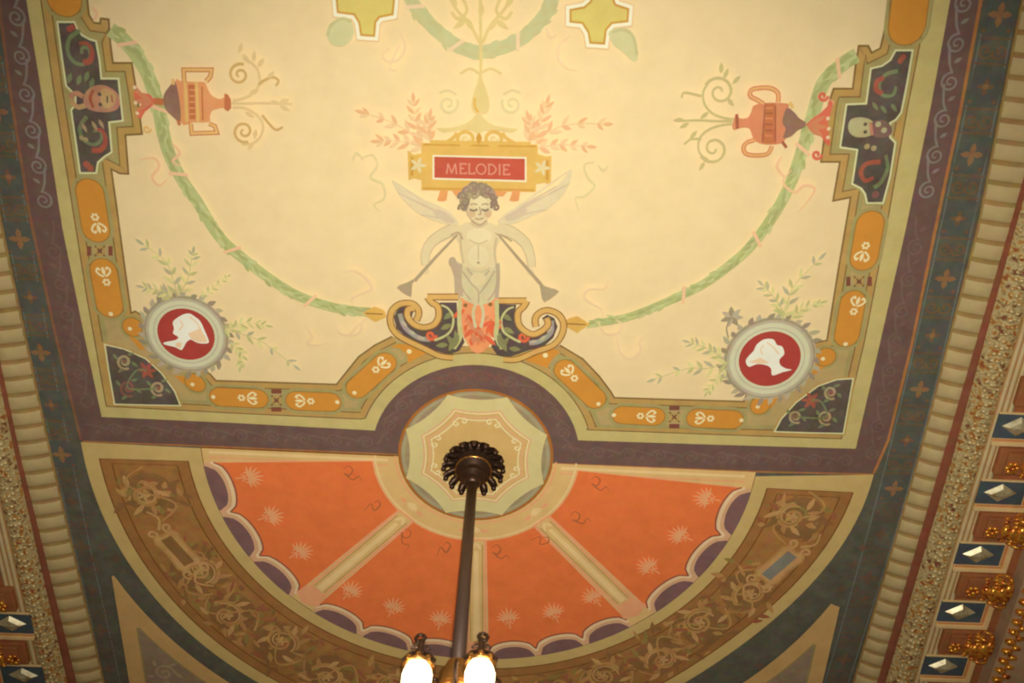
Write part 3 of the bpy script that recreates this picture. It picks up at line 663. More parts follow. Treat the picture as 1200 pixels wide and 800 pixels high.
for q in ([(856, 139), (838, 139), (815, 138), (795, 139)], [(858, 137), (845, 135), (833, 130), (824, 120), (822, 106), (828, 94)], [(856, 142), (838, 145), (824, 152), (817, 162), (818, 176), (828, 184)], [(820, 110), (812, 108), (800, 106), (797, 112)], [(820, 160), (808, 160), (800, 166)]):
    p.stroke(cr(q, 6), (2.6, 2.0), 'scroll_olive')
p.stroke(spiral(841, 105, 18, 3.6, 1.4), (3, 2), 'scroll_olive'); p.stroke(spiral(834, 171, 17, 2.6, 1.4, -1), (3, 2), 'scroll_olive')
for a in ((829, 128, 2.4), (846, 90, -1.3), (856, 96, -.9), (800, 137, 3.0), (806, 141, 2.6), (850, 112, .8), (815, 150, 2.2), (824, 186, 2.0), (843, 84, -1.7)): p.leaf(*a, 11, 4.5, 'scroll_olive')
p.build('scrollwork', ur2, 'faint olive scrolls springing from the urn mouth')

# yellow cross panels and sage leaves at the top
XL = [(385, -34), (399, -36), (401, -50), (414, -52), (430, -62), (444, -50), (460, -44), (464, -20), (463, 0), (461.5, 15), (446, 18), (441.5, 24), (440, 40), (425, 39), (423, 25), (417, 15), (398, 12.5), (396, -10)]
XR = [(692, -26), (713, -25), (715, -8), (720, 4), (735, 9), (734, 23), (716, 25), (709, 33), (707, 49), (691, 48), (689, 36), (682, 25), (668, 23.5), (668, 10), (684, 7), (692, 0)]
for pts in (XL, XR):
    p = Paint(); p.stroke(pts, 11, 'coral_pale', closed=True); p.stroke(pts, 8.5, 'cross_white', closed=True); p.fill(pts, 'cross_yellow'); p.stroke(offset(pts, 0), 2, 'plaque_dark', closed=True)
    p.build('cross_panel', cv, 'mustard yellow cross shaped panel with a white edge')
p = Paint(); p.fill(ell(401, 36, 15, 17, rot=.6), 'sage_leaf'); p.stroke(cr([(386, 40), (390, 28), (403, 20), (414, 24)], 5), 3, 'sage_leaf_dark'); p.build('sage_leaf', cv)
p = Paint(); p.fill(cr([(712, 36), (724, 31), (738, 34), (744, 48), (746, 66), (740, 69), (728, 58), (718, 50)], 4, True), 'sage_leaf'); p.stroke(cr([(716, 36), (730, 33), (741, 42), (745, 62)], 5), 3, 'sage_leaf_dark'); p.build('sage_leaf', cv)

# arabesque above the plaque
p = Paint()
for q in ([(564, 55), (564, 75), (563, 95)], [(520, -20), (535, 8), (552, 28), (563, 48)], [(608, -20), (592, 8), (575, 28), (566, 48)], [(563, -20), (564, 55)], [(540, -10), (548, 10), (538, 20), (530, 12)], [(590, -10), (582, 10), (592, 20), (600, 12)]): p.stroke(cr(q, 5), (3, 3), 'pale_gold')
for a in ((536, 8, -2), (592, 8, -1), (556, 34, -2.2), (572, 34, -.9), (564, 20, -1.57), (548, 20, 2.5), (580, 20, .6), (564, 0, -1.57)): p.leaf(*a, 16, 6, 'pale_gold')
p.build('arabesque', cv, 'faint gold plant scroll at the top of the canvas')
p = Paint(); p.fill(cr([(563, 70), (561, 90), (555, 108), (553, 122), (557, 130), (570, 130), (574, 122), (572, 108), (566, 90)], 4, True), 'cross_yellow' if False else 'pale_gold')
p.stroke(cr([(557, 112), (557, 122), (561, 129)], 4), 2.5, 'plaque_gold')
for cx, d in ((526, 1), (600, -1)):
    p.stroke(spiral(cx, 119, 12, -.5 if d > 0 else 3.6, 1.4, d), (3, 2), 'faint_olive'); p.stroke(cr([(cx+d*10, 108), (cx, 103), (cx-d*10, 106)], 4), 2.4, 'faint_olive')
for x in (540, 588): p.stroke(cr([(563, 84), ((563+x)/2, 78), (x, 84)], 4), 2.4, 'pale_gold')
p.build('vase_finial', cv, 'slender gold vase with faint scrolls')
# coral leaf sprays and olive ribbons beside the plaque
for pts in ([(500, 168), (478, 150), (455, 138), (430, 130)], [(496, 160), (488, 140), (486, 118)], [(498, 170), (470, 162), (448, 162)], [(505, 162), (502, 148), (504, 136)],
            [(625, 168), (645, 150), (672, 142), (705, 142)], [(628, 160), (634, 140), (640, 120)], [(630, 170), (655, 166), (686, 168)], [(618, 162), (622, 148), (620, 138)]):
    p = Paint(); p.spray(pts, ['coral_pale', 'coral'], 14, 5, 5, .65); p.build('coral_spray', cv)
for pts in ([(425, 182), (438, 178), (444, 190), (436, 204), (450, 212), (452, 228), (440, 236), (448, 244)], [(696, 186), (684, 190), (688, 204), (696, 214), (684, 226), (674, 228), (678, 244)], [(415, 185), (420, 176), (428, 184)], [(700, 190), (706, 196), (712, 190)]):
    p = Paint(); p.stroke(cr(pts, 6), (3, 2.4), 'faint_olive', taper=True); p.build('olive_ribbon', cv)

# name plaque
p = Paint()
p.fill([(495, 164), (630, 166), (630, 177), (640, 180), (646, 179), (645, 214), (638, 210), (628, 212), (627.5, 221), (495, 219), (495, 207), (486, 205), (480, 207.5), (479, 172.5), (486, 178), (495, 176)], 'plaque_gold')
p.stroke([(497, 166), (628, 168)], 2, 'plaque_dark'); p.stroke([(497, 217), (626, 219)], 2, 'plaque_dark'); p.stroke([(484, 180), (484, 202)], 3, 'plaque_dark'); p.stroke([(641, 184), (641, 207)], 3, 'plaque_dark')
for x, y in ((491, 190), (635, 193)):
    for k in range(5): p.leaf(x, y, k*1.26, 9, 4, 'faint_olive')
p.fill([(508, 178), (617, 180.5), (617, 209.5), (508, 206.5)], 'plaque_white'); p.fill([(510, 180), (615, 182.5), (615, 207.5), (510, 204.5)], 'plaque_red')
for x, s in ((519, 1), (603, 1)): p.fill([(x-2, 219), (x+7, 219), (x+5, 231), (x, 232), (x-6, 231)], 'plaque_orange')
p.fill([(530, 219), (595, 220), (590, 226), (535, 226)], 'plaque_orange')
pq = p.build('name_plaque', cv, 'red plaque in a gold frame')
p = Paint()
p.fill(cr([(512, 147), (530, 146), (545, 142), (554, 136), (560, 129), (563, 129), (568, 136), (578, 143), (592, 146), (607, 148)], 4)+cr([(600, 152), (585, 150), (568, 150), (561, 154), (552, 149), (536, 150), (520, 152)], 4), 'pale_gold')
for cx in (546, 579): p.stroke(ell(cx, 159, 9, 8, n=18), 3.4, 'plaque_gold', closed=True); p.stroke(spiral(cx, 159, 5, 0, 1), 2, 'pale_gold')
for s, x0 in ((1, 522), (-1, 603)): p.stroke(cr([(x0, 164), (x0+s*10, 158), (x0+s*14, 152)], 4), 3.4, 'plaque_gold')
p.stroke([(505, 163), (622, 165)], 4, 'plaque_gold'); p.leaf(562, 152, PI/2, 12, 6, 'plaque_dark')
for a, s in (((508, 160), -1), ((620, 162), 1)): p.leaf(*a, -1.57+s*.4, 12, 6, 'coral')
p.build('pediment', pq)
p = Paint()      # MELODIE
def letters(p, segs, ox, oy, sc, slope):
    for s in segs: p.stroke([(ox+x*sc, oy-y*sc+slope*(ox+x*sc-523)) for x, y in s], 1.45, 'plaque_letter')
G = {'M': ([[(0, 0), (1.2, 10)], [(1.2, 10), (5, 0)], [(5, 0), (8.8, 10)], [(8.8, 10), (10, 0)], [(-1, 0), (1, 0)], [(9, 0), (11, 0)]], 12.6), 'E': ([[(1, 0), (1, 10)], [(0, 10), (6.5, 10), (6.5, 8.6)], [(1, 5.2), (5, 5.2)], [(0, 0), (6.8, 0), (6.8, 1.6)]], 8.6),
     'L': ([[(1, 0), (1, 10)], [(0, 10), (2.2, 10)], [(0, 0), (6.6, 0), (6.6, 2)]], 8.2), 'O': ([ell(4.8, 5, 4.8, 5.2, n=16)+[(9.6, 5)]], 11.4), 'D': ([[(1, 0), (1, 10)], cr([(0, 10), (5, 9.6), (8.4, 5), (5, .4), (0, 0)], 4)], 10.6), 'I': ([[(1, 0), (1, 10)], [(0, 10), (2, 10)], [(0, 0), (2, 0)]], 4.2)}
x = 524.5
for ch in 'MELODIE':
    segs, adv = G[ch]; letters(p, segs, x, 199, 1.12, .024); x += adv*1.17
p.build('lettering', pq, 'pale letters reading MELODIE')

# cherub
p = Paint()
p.fill(cr([(548, 256), (572, 256), (584, 262), (590, 270), (583, 284), (581, 300), (583, 316), (578, 332), (561, 338), (545, 333), (538, 316), (542, 300), (540, 284), (533, 270), (538, 262)], 4, True), 'skin')
p.stroke(cr([(540, 262), (524, 268), (508, 278), (500, 292), (500, 306)], 6), (15, 9), 'skin_shade'); p.stroke(cr([(540, 262), (524, 268), (508, 278), (500, 292), (500, 306)], 6), (12, 7), 'skin')
p.stroke(cr([(582, 262), (600, 268), (615, 280), (621, 294), (623, 308)], 6), (15, 9), 'skin_shade'); p.stroke(cr([(582, 262), (600, 268), (615, 280), (621, 294), (623, 308)], 6), (12, 7), 'skin')
for c in ((500, 308), (623, 310)):
    for k in range(5): p.leaf(*c, 1.0+k*.28 if c[0] < 550 else 1.2+k*.28, 9-abs(k-2), 2.6, 'skin')
p.fill(cr([(546, 232), (548, 244), (554, 254), (562, 258.5), (570, 255), (577, 245), (579, 232), (573, 220), (562, 216), (551, 221)], 4, True), 'skin'); p.fill([(554, 252), (571, 252), (573, 262), (551, 262)], 'skin')
p.fill(ell(562, 272, 15, 9), 'skin_light'); p.fill(ell(561, 296, 12, 13), 'skin_light'); p.fill(ell(563, 233, 8, 7), 'skin_light')
p.stroke(cr([(540, 272), (541, 288), (544, 304)], 4), 2.4, 'skin_shade'); p.stroke(cr([(582, 274), (580, 290), (582, 306)], 4), 2.4, 'skin_shade')
p.stroke(cr([(550, 276), (561, 281), (572, 277)], 4), 1.6, 'skin_shade'); p.stroke([(561, 282), (561, 300)], 1.3, 'skin_shade'); p.dots([(561, 303)], 1.6, 'skin_line'); p.stroke(cr([(547, 308), (561, 314), (575, 309)], 4), 1.8, 'skin_shade')
p.stroke(cr([(529, 271), (538, 268), (543, 276)], 4), 1.6, 'skin_line'); p.stroke(cr([(582, 270), (590, 272), (600, 278)], 4), 1.6, 'skin_line'); p.stroke(cr([(552, 257), (561, 262), (572, 257)], 4), 2, 'skin_shade')
# face
p.fill(ell(553.5, 246, 4.5, 4.5), 'face_blush'); p.fill(ell(572, 246, 4.2, 4.5), 'face_blush'); p.stroke(cr([(547, 238), (549, 247), (556, 256), (562, 258)], 4), 2.2, 'skin_shade')
p.stroke(cr([(552, 236), (556, 234.5), (560, 236)], 3), 1.6, 'skin_line'); p.stroke(cr([(565, 236), (569, 234.5), (573, 236)], 3), 1.6, 'skin_line'); p.stroke(cr([(551, 241), (555.5, 242.5), (560, 241)], 3), 2.2, 'hair_dark'); p.stroke(cr([(565, 241), (569.5, 242.5), (573, 240.5)], 3), 2.2, 'hair_dark')
p.stroke(cr([(562.5, 238), (564, 246), (561, 247)], 3), 1.5, 'skin_line'); p.stroke(cr([(557, 251.5), (562, 252.6), (567, 251)], 3), 1.6, 'skin_line'); p.stroke(cr([(553, 254), (562, 259.5), (571, 254)], 4), 1.8, 'skin_line')
ch = p.build('cherub', cv, 'winged cherub figure with curly hair facing the viewer')
p = Paint()
p.fill(cr([(539, 225), (545, 215), (556, 210), (569, 211), (579, 218), (583, 230), (581, 240), (577, 236), (576, 229), (569, 225), (561, 222), (553, 227), (550, 236), (547, 243), (541, 240)], 4, True), 'hair')
p.stroke(cr([(552, 222), (556, 228), (563, 223)], 4), 3, 'hair'); p.stroke(cr([(563, 222), (570, 227), (576, 224)], 4), 3, 'hair')
for x, y, r in ((543, 226, 5.5), (545, 233, 5.5), (548, 219, 5.5), (556, 214, 5), (565, 213, 5), (573, 218, 5), (578, 226, 4.5), (580, 234, 4.5), (543, 239, 5), (581, 239, 5), (556, 222, 4), (567, 221, 4), (561, 216, 4)): p.stroke(spiral(x, y, r, x, 1.2), (2.8, 2), 'hair_dark')
p.build('hair', ch, 'curly greyish brown hair')
for w_ in ([(537, 257), (530, 245), (514, 236), (495, 228), (478, 219), (461, 207), (468, 222), (480, 236), (494, 247), (510, 254), (524, 258)], [(585, 255), (596, 243), (612, 236), (632, 229), (652, 214), (669, 194), (667, 211), (656, 228), (640, 241), (620, 250), (600, 258)]):
    p = Paint(); p.fill(cr(w_, 4, True), 'wing'); rt = w_[0]
    for k, i in enumerate((3, 4, 5, 6, 7, 8, 9)):
        p.stroke(cr([rt, ((rt[0]+w_[i][0])/2, (rt[1]+w_[i][1])/2-1), w_[i]], 5), (3.5, 1.2), 'wing_shade' if k % 2 else 'wing')
    p.fill(ell(rt[0]+(-16 if rt[0] < 560 else 20), rt[1]-8, 14, 5, rot=.5 if rt[0] < 560 else -.45), 'wing_shade')
    p.build('wing', ch, 'pale lilac feathered wing')
p = Paint()
p.fill(cr([(536, 302), (546, 308), (561, 313), (577, 309), (586, 303), (586, 325), (584, 344), (575, 350), (561, 353), (548, 349), (538, 344), (534, 324)], 4, True), 'drape')
p.fill([(532, 298), (537, 302), (540, 345), (534, 345), (533, 320), (528, 303)], 'drape_shade')
for q in ([(542, 312), (552, 326), (561, 336), (561, 350)], [(580, 312), (572, 326), (563, 338)], [(548, 310), (561, 322), (574, 312)], [(538, 318), (543, 334), (552, 346)], [(584, 318), (580, 336), (572, 347)]): p.stroke(cr(q, 5), 1.8, 'drape_shade')
p.stroke(cr([(540, 304), (539, 322), (541, 342)], 4), 5, 'drape_shade'); p.stroke(cr([(583, 304), (584, 322), (582, 344)], 4), 4, 'drape_shade'); p.fill(ell(561, 322, 9, 8), 'skin'); p.fill(ell(531, 302, 4.5, 6), 'drape_shade'); p.build('drapery', ch, 'pale grey green skirt cloth')
for q, bell in (([(537, 270), (512, 296), (487, 324)], [(488, 321), (484, 327), (482.5, 342), (467, 331.5), (478, 326)]), ([(585, 271), (606, 296), (633, 327)], [(631, 323), (637, 330), (654, 336), (637.5, 348), (633, 333)])):
    p = Paint(); p.stroke(q, (2.2, 4), 'skin_line'); p.stroke(q, (1.2, 2.5), 'trumpet'); p.fill(cr(bell, 3, True), 'trumpet'); p.stroke(bell[:1]+bell[1:3], 1.2, 'skin_line'); p.stroke([bell[2], bell[3]] if bell[0][0] < 550 else [bell[2], bell[3]], 1.8, 'skin_line'); p.build('trumpet', ch, 'thin grey trumpet with a flared bell')

# scroll cartouche under the cherub
darkL = [(516, 349), (536, 349), (537, 370), (545, 395), (539, 405), (527, 410), (512, 405), (495, 397), (478, 390), (466, 379), (463, 366), (468, 356), (478, 353), (486, 358), (484, 366), (480, 368), (487, 378), (500, 380), (511, 374), (517, 363)]
darkR = [(585, 351), (605, 351.5), (604, 361), (607, 373), (613, 381), (623, 384.5), (633, 383), (640, 375), (635, 367), (641, 363), (649, 367), (653, 377), (648, 390), (637, 400), (620, 404), (598, 412), (583, 410), (576, 400), (584, 384), (585, 366)]
goldL = [(538, 342.5), (502, 342.5), (507, 349), (514, 354), (515, 366), (509, 375), (497, 378), (486, 374), (479, 365), (480, 357), (487, 356)]
loopL = [(489, 370), (492, 362), (490, 355), (483, 350), (470, 351), (461, 359), (459, 371), (464, 383), (476, 392), (497, 402), (516, 411), (532, 413)]
goldR = [(584, 347), (617, 347), (614, 353), (607, 361), (608, 374), (615, 382), (625, 386), (636, 381), (642, 374), (640, 367)]
loopR = [(628, 377), (627, 368), (632, 361), (642, 358), (654, 363), (660, 374), (657, 388), (647, 399), (628, 406), (606, 415), (590, 415)]
for d, g, l, nm in ((darkL, goldL, loopL, 'left'), (darkR, goldR, loopR, 'right')):
    p = Paint(); p.fill(d, 'cartouche_dark'); L_ = nm == 'left'
    p.stroke(cr([(470, 362), (476, 378), (492, 390), (505, 392)] if L_ else [(646, 370), (645, 384), (632, 394), (620, 396)], 5), (5, 6), 'feather')
    for a in (((472, 370), .9), ((480, 381), .6), ((490, 388), .4)) if L_ else (((646, 376), 2.0), ((640, 387), 2.4), ((630, 393), 2.8)): p.leaf(*a[0], a[1], 10, 4, 'wreath_lilac')
    x, y = (506, 387) if L_ else (613, 389)
    p.stroke(spiral(x, y, 6, 0, 1.2), (4, 3), 'acanthus_red')
    for (a, b, c) in (((532, 360), 2.4, 14), ((530, 374), 2.6, 14), ((536, 402), -2.2, 20), ((538, 398), -1.8, 18), ((526, 398), 3.0, 14)) if L_ else (((588, 362), .6, 14), ((590, 378), .5, 14), ((585, 404), -1.0, 20), ((583, 400), -1.4, 18), ((596, 402), .1, 14)): p.leaf(*a, b, c, 6.5, 'cartouche_green')
    p.stroke(cr([(518, 352), (526, 356), (532, 366), (530, 380), (522, 388), (510, 393)] if L_ else [(602, 354), (594, 358), (588, 368), (590, 382), (600, 390), (610, 395)], 5), (2, 3), 'leaf_green')
    sc = p.build('scroll_cartouche', cv, 'dark scroll shaped panel with gold edge, %s of the cherub' % nm)
    p = Paint()
    for q in (g[:2], cr(g[1:], 5), cr(l, 5)):
        p.stroke(q, 8, 'cartouche_edge')
    for q in (g[:2], cr(g[1:], 5), cr(l, 5)):
        p.stroke(q, 5.6, 'cartouche_gold')
    p.build('gold_scroll', sc)
p = Paint()
p.fill(cr([(540, 344), (548, 348), (561, 352), (574, 349), (583, 344), (582, 362), (580, 380), (574, 394), (568, 405), (560, 408), (553, 404), (547, 393), (541, 380), (539, 362)], 4, True), 'acanthus_orange')
random.seed(21)
for cx_, cy_, n_ in ((546, 368, 9), (576, 368, 9), (561, 388, 12), (552, 384, 6), (570, 384, 6)):
    for k in range(n_):
        a_ = PI/2+random.uniform(-1.0, 1.0); p.leaf(cx_+random.uniform(-4, 4), cy_+random.uniform(-14, 4), a_, random.uniform(10, 20), random.uniform(4, 7), random.choice(('acanthus_red', 'acanthus_red', 'acanthus_orange', 'urn_coral')))
for s in (-1, 1):
    p.stroke(cr([(561+s*3, 350), (561+s*6, 362), (561+s*3, 378)], 4), 3.4, 'drape')
    p.stroke(cr([(561+s*21, 346), (561+s*22, 370), (561+s*21, 388), (561+s*29, 402)], 5), (4, 6), 'leaf_green')
    p.leaf(561+s*22, 386, PI/2-s*.5, 24, 9, 'cartouche_green')
p.dots([(546, 352), (575, 351)], 2.4, 'cartouche_edge')
p.build('acanthus_skirt', cv, 'orange red leaves below the cherub')
# ------------------------------------------------------------ round medallion
ZP[0] = ZBASE
md = thing('round_medallion', 'round painted medallion with a cream eight pointed star where the chandelier hangs', 'medallion')
p = Paint(); p.fill(ell(0, 0, 1.0, n=72), 'medallion_rim', True); p.fill(ell(0, 0, .965, n=72), 'medallion_grey', True)
for k in range(8):
    a = PI/8+k*PI/4; p.stroke(ell(0, 0, .93, n=10, a0=a+.08, a1=a+PI/4-.08), 4, 'medallion_shadow_grey', True)
p.build('rim', md)
def octo(r, bow, n=8):
    o = []
    for k in range(8):
        a0 = PI/8+k*PI/4; x0, y0, x1, y1 = r*math.cos(a0), r*math.sin(a0), r*math.cos(a0+PI/4), r*math.sin(a0+PI/4); am = a0+PI/8
        for i in range(n):
            t = i/n; s = bow*r*4*t*(1-t); o.append((x0+(x1-x0)*t-s*math.cos(am), y0+(y1-y0)*t-s*math.sin(am)))
    return o
p = Paint(); p.fill(octo(.975, .055), 'medallion_cream', True)
for k in range(8):
    a = PI/8+k*PI/4; p.stroke([(.74*math.cos(a), .74*math.sin(a)), (.95*math.cos(a), .95*math.sin(a))], 1.4, 'faint_olive', True)
p.fill(octo(.765, .045), 'medallion_pink', True); p.fill(octo(.74, .045), 'medallion_white', True); p.fill(octo(.72, .045), 'medallion_tan', True); p.stroke(octo(.665, .045), 2.2, 'medallion_pink', True, closed=True); p.stroke(octo(.62, .045), 1.6, 'medallion_white', True, closed=True)
for k in range(8):
    a = PI/8+k*PI/4
    for s in (-1, 1): p.stroke(spiral(.55*math.cos(a+s*.09), .55*math.sin(a+s*.09), .045, a, 1, s), 1.8, 'medallion_white', True)
p.build('star', md)

# ------------------------------------------------------------ orange fan
RI, RO = 1.335, 3.56
ZP[0] = ZBASE-.0005
fan = thing('fan_panel', 'orange half round fan panel divided by cream ribs below the medallion', 'ceiling panel')
def ro(a):     # photographed radius of the fan edge at an angle
    return 3.50+.13*max(0, math.cos(a))+.03*max(0, -math.cos(a))-.07*math.sin(a)**2
topL, topR = W([(237, 522)])[0], W([(885, 551)])[0]
def arc(rf, a0, a1, n=60): return [(rf(a0+(a1-a0)*i/n)*math.cos(a0+(a1-a0)*i/n), rf(a0+(a1-a0)*i/n)*math.sin(a0+(a1-a0)*i/n)) for i in range(n+1)]
p = Paint(); p.fill([topL, W([(466, 532)])[0]]+ell(0, 0, 1.0, n=40, a0=PI-.03, a1=.03)[0:0]+[(-1, .03)]+[(x, y) for x, y in ell(0, 0, 1.0, n=30, a0=PI-.03, a1=.03)]+[W([(648, 541)])[0], topR]+arc(ro, .04, PI-.01), 'fan_cream', True)
p.stroke([topL]+[W([(466, 532)])[0]], 2, 'frieze_line', True)
for l, r_ in (((246, 527.5), (455, 537)), ((657, 546.5), (872, 556))):
    p.stroke(W([l, r_]), 4, 'fan_cream_light', True)
    p.stroke(W([(l[0], l[1]+6), (r_[0], r_[1]+6)]), 2, 'fan_pink', True)
p.stroke(ell(0, 0, 1.30, n=50, a0=.03, a1=PI-.03), 2.2, 'fan_cream_light', True); p.stroke(ell(0, 0, 1.04, n=50, a0=.03, a1=PI-.03), 2, 'fan_pink', True)
for a in (PI/4, 3*PI/4, PI/2):
    for s in (-.3, .3):
        c = (1.17*math.cos(a+s*.25), 1.17*math.sin(a+s*.25)); p.leaf(*c, a+PI/2*(1 if s > 0 else -1), 12, 5, 'fan_pink', True)
    for k in range(5): p.leaf(1.1*math.cos(a), 1.1*math.sin(a), a-.8+.4*k, 12, 4, 'fan_cream_light', True)
p.build('fan_frame', fan, 'cream ring and outline of the fan')
half = .135
spokes = [math.radians(47), math.radians(88.3), math.radians(133)]
edges = [math.radians(3.2)]+spokes+[math.radians(177.8)]
NSC = 3
for w_ in range(4):
    a0, a1 = edges[w_], edges[w_+1]
    # wedge outline: inner ring, along spoke, scalloped rim, back
    def along(a, side, r): return (r*math.cos(a)-side*half*math.sin(a), r*math.sin(a)+side*half*math.cos(a))
    i0 = RI; s0 = 1 if w_ > 0 else .0; s1 = -1 if w_ < 3 else .0
    off0 = half if w_ > 0 else .07; off1 = half if w_ < 3 else .07
    def pt(a, off, r):
        r_ = math.sqrt(max(0, r*r-off*off)); return (r_*math.cos(a)-off*math.sin(a), r_*math.sin(a)+off*math.cos(a))
    A0, A1 = math.atan2(*pt(a0, off0, RI)[::-1]), math.atan2(*pt(a1, -off1, RI)[::-1])
    B0, B1 = math.atan2(*pt(a0, off0+.04, 3.4)[::-1]), math.atan2(*pt(a1, -off1-.04, 3.4)[::-1])
    if w_ == 0: B0 += .0
    inner_ = ell(0, 0, RI, n=14, a0=A0, a1=A1)
    sc_out = []
    lens = []
    for k in range(NSC):
        b0 = B0+(B1-B0)*k/NSC; b1 = B0+(B1-B0)*(k+1)/NSC
        seg = []; seg2 = []; seg3 = []; base = []
        for i in range(13):
            t = i/12; b = b0+(b1-b0)*t; h = math.sqrt(max(0, 1-(2*t-1)**2))
            r = ro(b)
            seg.append(((r-.13-.19*h)*math.cos(b), (r-.13-.19*h)*math.sin(b)))
            b2 = b0+(b1-b0)*(.07+.86*t)
            seg2.append(((ro(b2)-.02-.19*h)*math.cos(b2), (ro(b2)-.02-.19*h)*math.sin(b2)))
            base.append(((ro(b2)+.01)*math.cos(b2), (ro(b2)+.01)*math.sin(b2)))
        sc_out += seg if k == 0 else seg[1:]
        lens.append((seg, seg2, base))
    poly = inner_+sc_out[::-1]
    p = Paint(); p.fill(inner_+[(ro(b)*math.cos(b), ro(b)*math.sin(b)) for b in [B1+(B0-B1)*i/20 for i in range(21)]], 'scallop_band', True)
    p.fill(poly, 'fan_orange', True)
    p.stroke(inner_[::-1]+sc_out[:1], 1.2, 'fan_pink', True)
    p.stroke([inner_[-1], sc_out[-1]], 1.2, 'fan_pink', True)
    wo = p.build('orange_wedge_panel', fan)
    for seg, seg2, base in lens:
        p = Paint(); p.stroke(offset(seg, -.035)[::1] if False else [(x*1.013, y*1.013) for x, y in seg], 4, 'scallop_light', True); p.fill(seg2+base[::-1], 'scallop_violet', True); p.stroke(seg, 1.9, 'scallop_line', True)
        p.build('scallop', wo)
for a in spokes:
    p = Paint(); d = (math.cos(a), math.sin(a)); s_ = lambda r, o: (r*d[0]-o*d[1], r*d[1]+o*d[0])
    p.fill([s_(1.30, -half), s_(3.12, -half), s_(3.36, -.2), s_(3.45, 0), s_(3.36, .2), s_(3.12, half), s_(1.30, half)], 'fan_pink', True)
    p.fill([s_(1.33, -half*.75), s_(3.12, -half*.75), s_(3.12, half*.75), s_(1.33, half*.75)], 'fan_cream', True)
    p.fill([s_(1.5, -.03), s_(3.1, -.045), s_(3.1, .045), s_(1.5, .03)], 'fan_cream_light', True)
    for o in (-.085, .085): p.stroke([s_(1.4, o), s_(3.1, o)], 1.4, 'frame_ochre', True)
    for k in (-1, 1): p.leaf(*s_(1.36, 0), a+k*.5, 13, 5, 'fan_cream_light', True)
    p.build('rib', fan)
for (x, y) in [(298, 556), (322, 601), (356, 642), (414, 687), (463, 706), (517, 720), (595, 718), (647, 712), (693, 694), (757, 659), (793, 623), (823, 580)]:
    c = W([(x, y)])[0]; a = math.atan2(c[1], c[0]); p = Paint()
    for k in range(9):
        b = a+PI-1.5+.375*k; p.leaf(c[0]+.07*math.cos(a), c[1]+.07*math.sin(a), b, 21-abs(k-4)*1.2, 2.9, 'palmette', True)
    for s in (-1, 1): p.stroke(spiral(c[0]+.1*math.cos(a)+s*.06*math.sin(a), c[1]+.1*math.sin(a)-s*.06*math.cos(a), .05, a, 1, s), 1.6, 'palmette', True)
    p.stroke([(c[0]+.1*math.cos(a), c[1]+.1*math.sin(a)), (c[0]+.24*math.cos(a), c[1]+.24*math.sin(a))], 1.6, 'palmette', True)
    p.build('palmette', fan)
for (x, y, s, r) in ((412, 551, 1, 0), (440, 592, -1, .3), (477, 626, 1, .9), (523, 641, -1, 0), (585, 643, 1, 0), (635, 632, -1, .8), (678, 603, 1, -.3), (701, 563, 1, 0)):
    p = Paint(); q = [(-11, 8), (-6, -3), (0, 3), (5, -5), (1, -9), (-3, -5)] if s < 0 else [(-9, -4), (-3, -8), (2, -3), (-2, 3), (-7, 1), (2, 8), (9, 4), (12, 9)]
    p.stroke(cr([(x+u*math.cos(r)-v*math.sin(r), y+u*math.sin(r)+v*math.cos(r)) for u, v in q], 5), 2.2, 'fan_squiggle', taper=True); p.build('bow_ribbon', fan)

# ------------------------------------------------------------ brown half round frieze
ZP[0] = ZBASE
fz = thing('arched_frieze', 'brown half round frieze of painted scrolls in a cream outline, wrapping round the orange fan', 'ceiling panel')
def rout(a): return 5.07+.09*max(0, math.cos(a))+.09*math.sin(a)*max(0, -math.cos(a))*.6+.02*math.sin(a)-.34*max(0, math.sin(2*a))**2*max(0, math.cos(a))**.5*.9
cl, crr = W([(98, 516)])[0], W([(1023, 554)])[0]
aR, aL = math.atan2(crr[1], crr[0]), math.atan2(cl[1], cl[0])
cream_out = arc(rout, aR, aL, 90); cream_in = arc(ro, math.radians(2), math.radians(179.4), 90)
p = Paint(); p.fill(cream_out+cream_in[::-1], 'frieze_cream', True)
rin2 = lambda a: ro(a)+.20; rout2 = lambda a: rout(a)-.20
def band(p, d, mat):
    a0, a1 = aR+math.radians(3.3)*(1+d*2.2), aL-math.radians(2.8)*(1+d*2.2)
    p.fill(arc(lambda a: rout(a)-.19-d, a0, a1, 80)+arc(lambda a: ro(a)+.19+d, a0+math.radians(.9), a1-math.radians(.7), 80)[::-1], mat, True)
p.stroke(cream_in, 1.8, 'frieze_line', True)
band(p, 0, 'frieze_line'); band(p, .02, 'frieze_border'); band(p, .15, 'frieze_line'); band(p, .17, 'frieze_brown')
p.build('frieze_ground', fz)
random.seed(11)
def acanthus(p, r, a, size, d):
    c = (r*math.cos(a), r*math.sin(a)); R_ = size
    p.stroke(spiral(c[0], c[1], R_, a+PI*.5*d, 1.5, d), (5, 3), 'frieze_scroll', True)
    p.stroke(spiral(c[0], c[1], R_*.85, a+PI*.5*d+.3, 1.1, d), (2.4, 1.6), 'frieze_light', True)
    for k in range(9):
        b = a+d*(k*.7); rr = R_*(1-.05*k)
        p.leaf(c[0]+rr*math.cos(b), c[1]+rr*math.sin(b), b+d*random.uniform(.5, 1.1), random.uniform(14, 24), 7, ('frieze_scroll', 'frieze_light', 'frieze_shadow')[k % 3], True)
    for k in range(5): p.leaf(c[0], c[1], k*1.256, 9, 4, 'frieze_light', True)
cartA = [math.radians(v) for v in (18.5, 90, 161)]
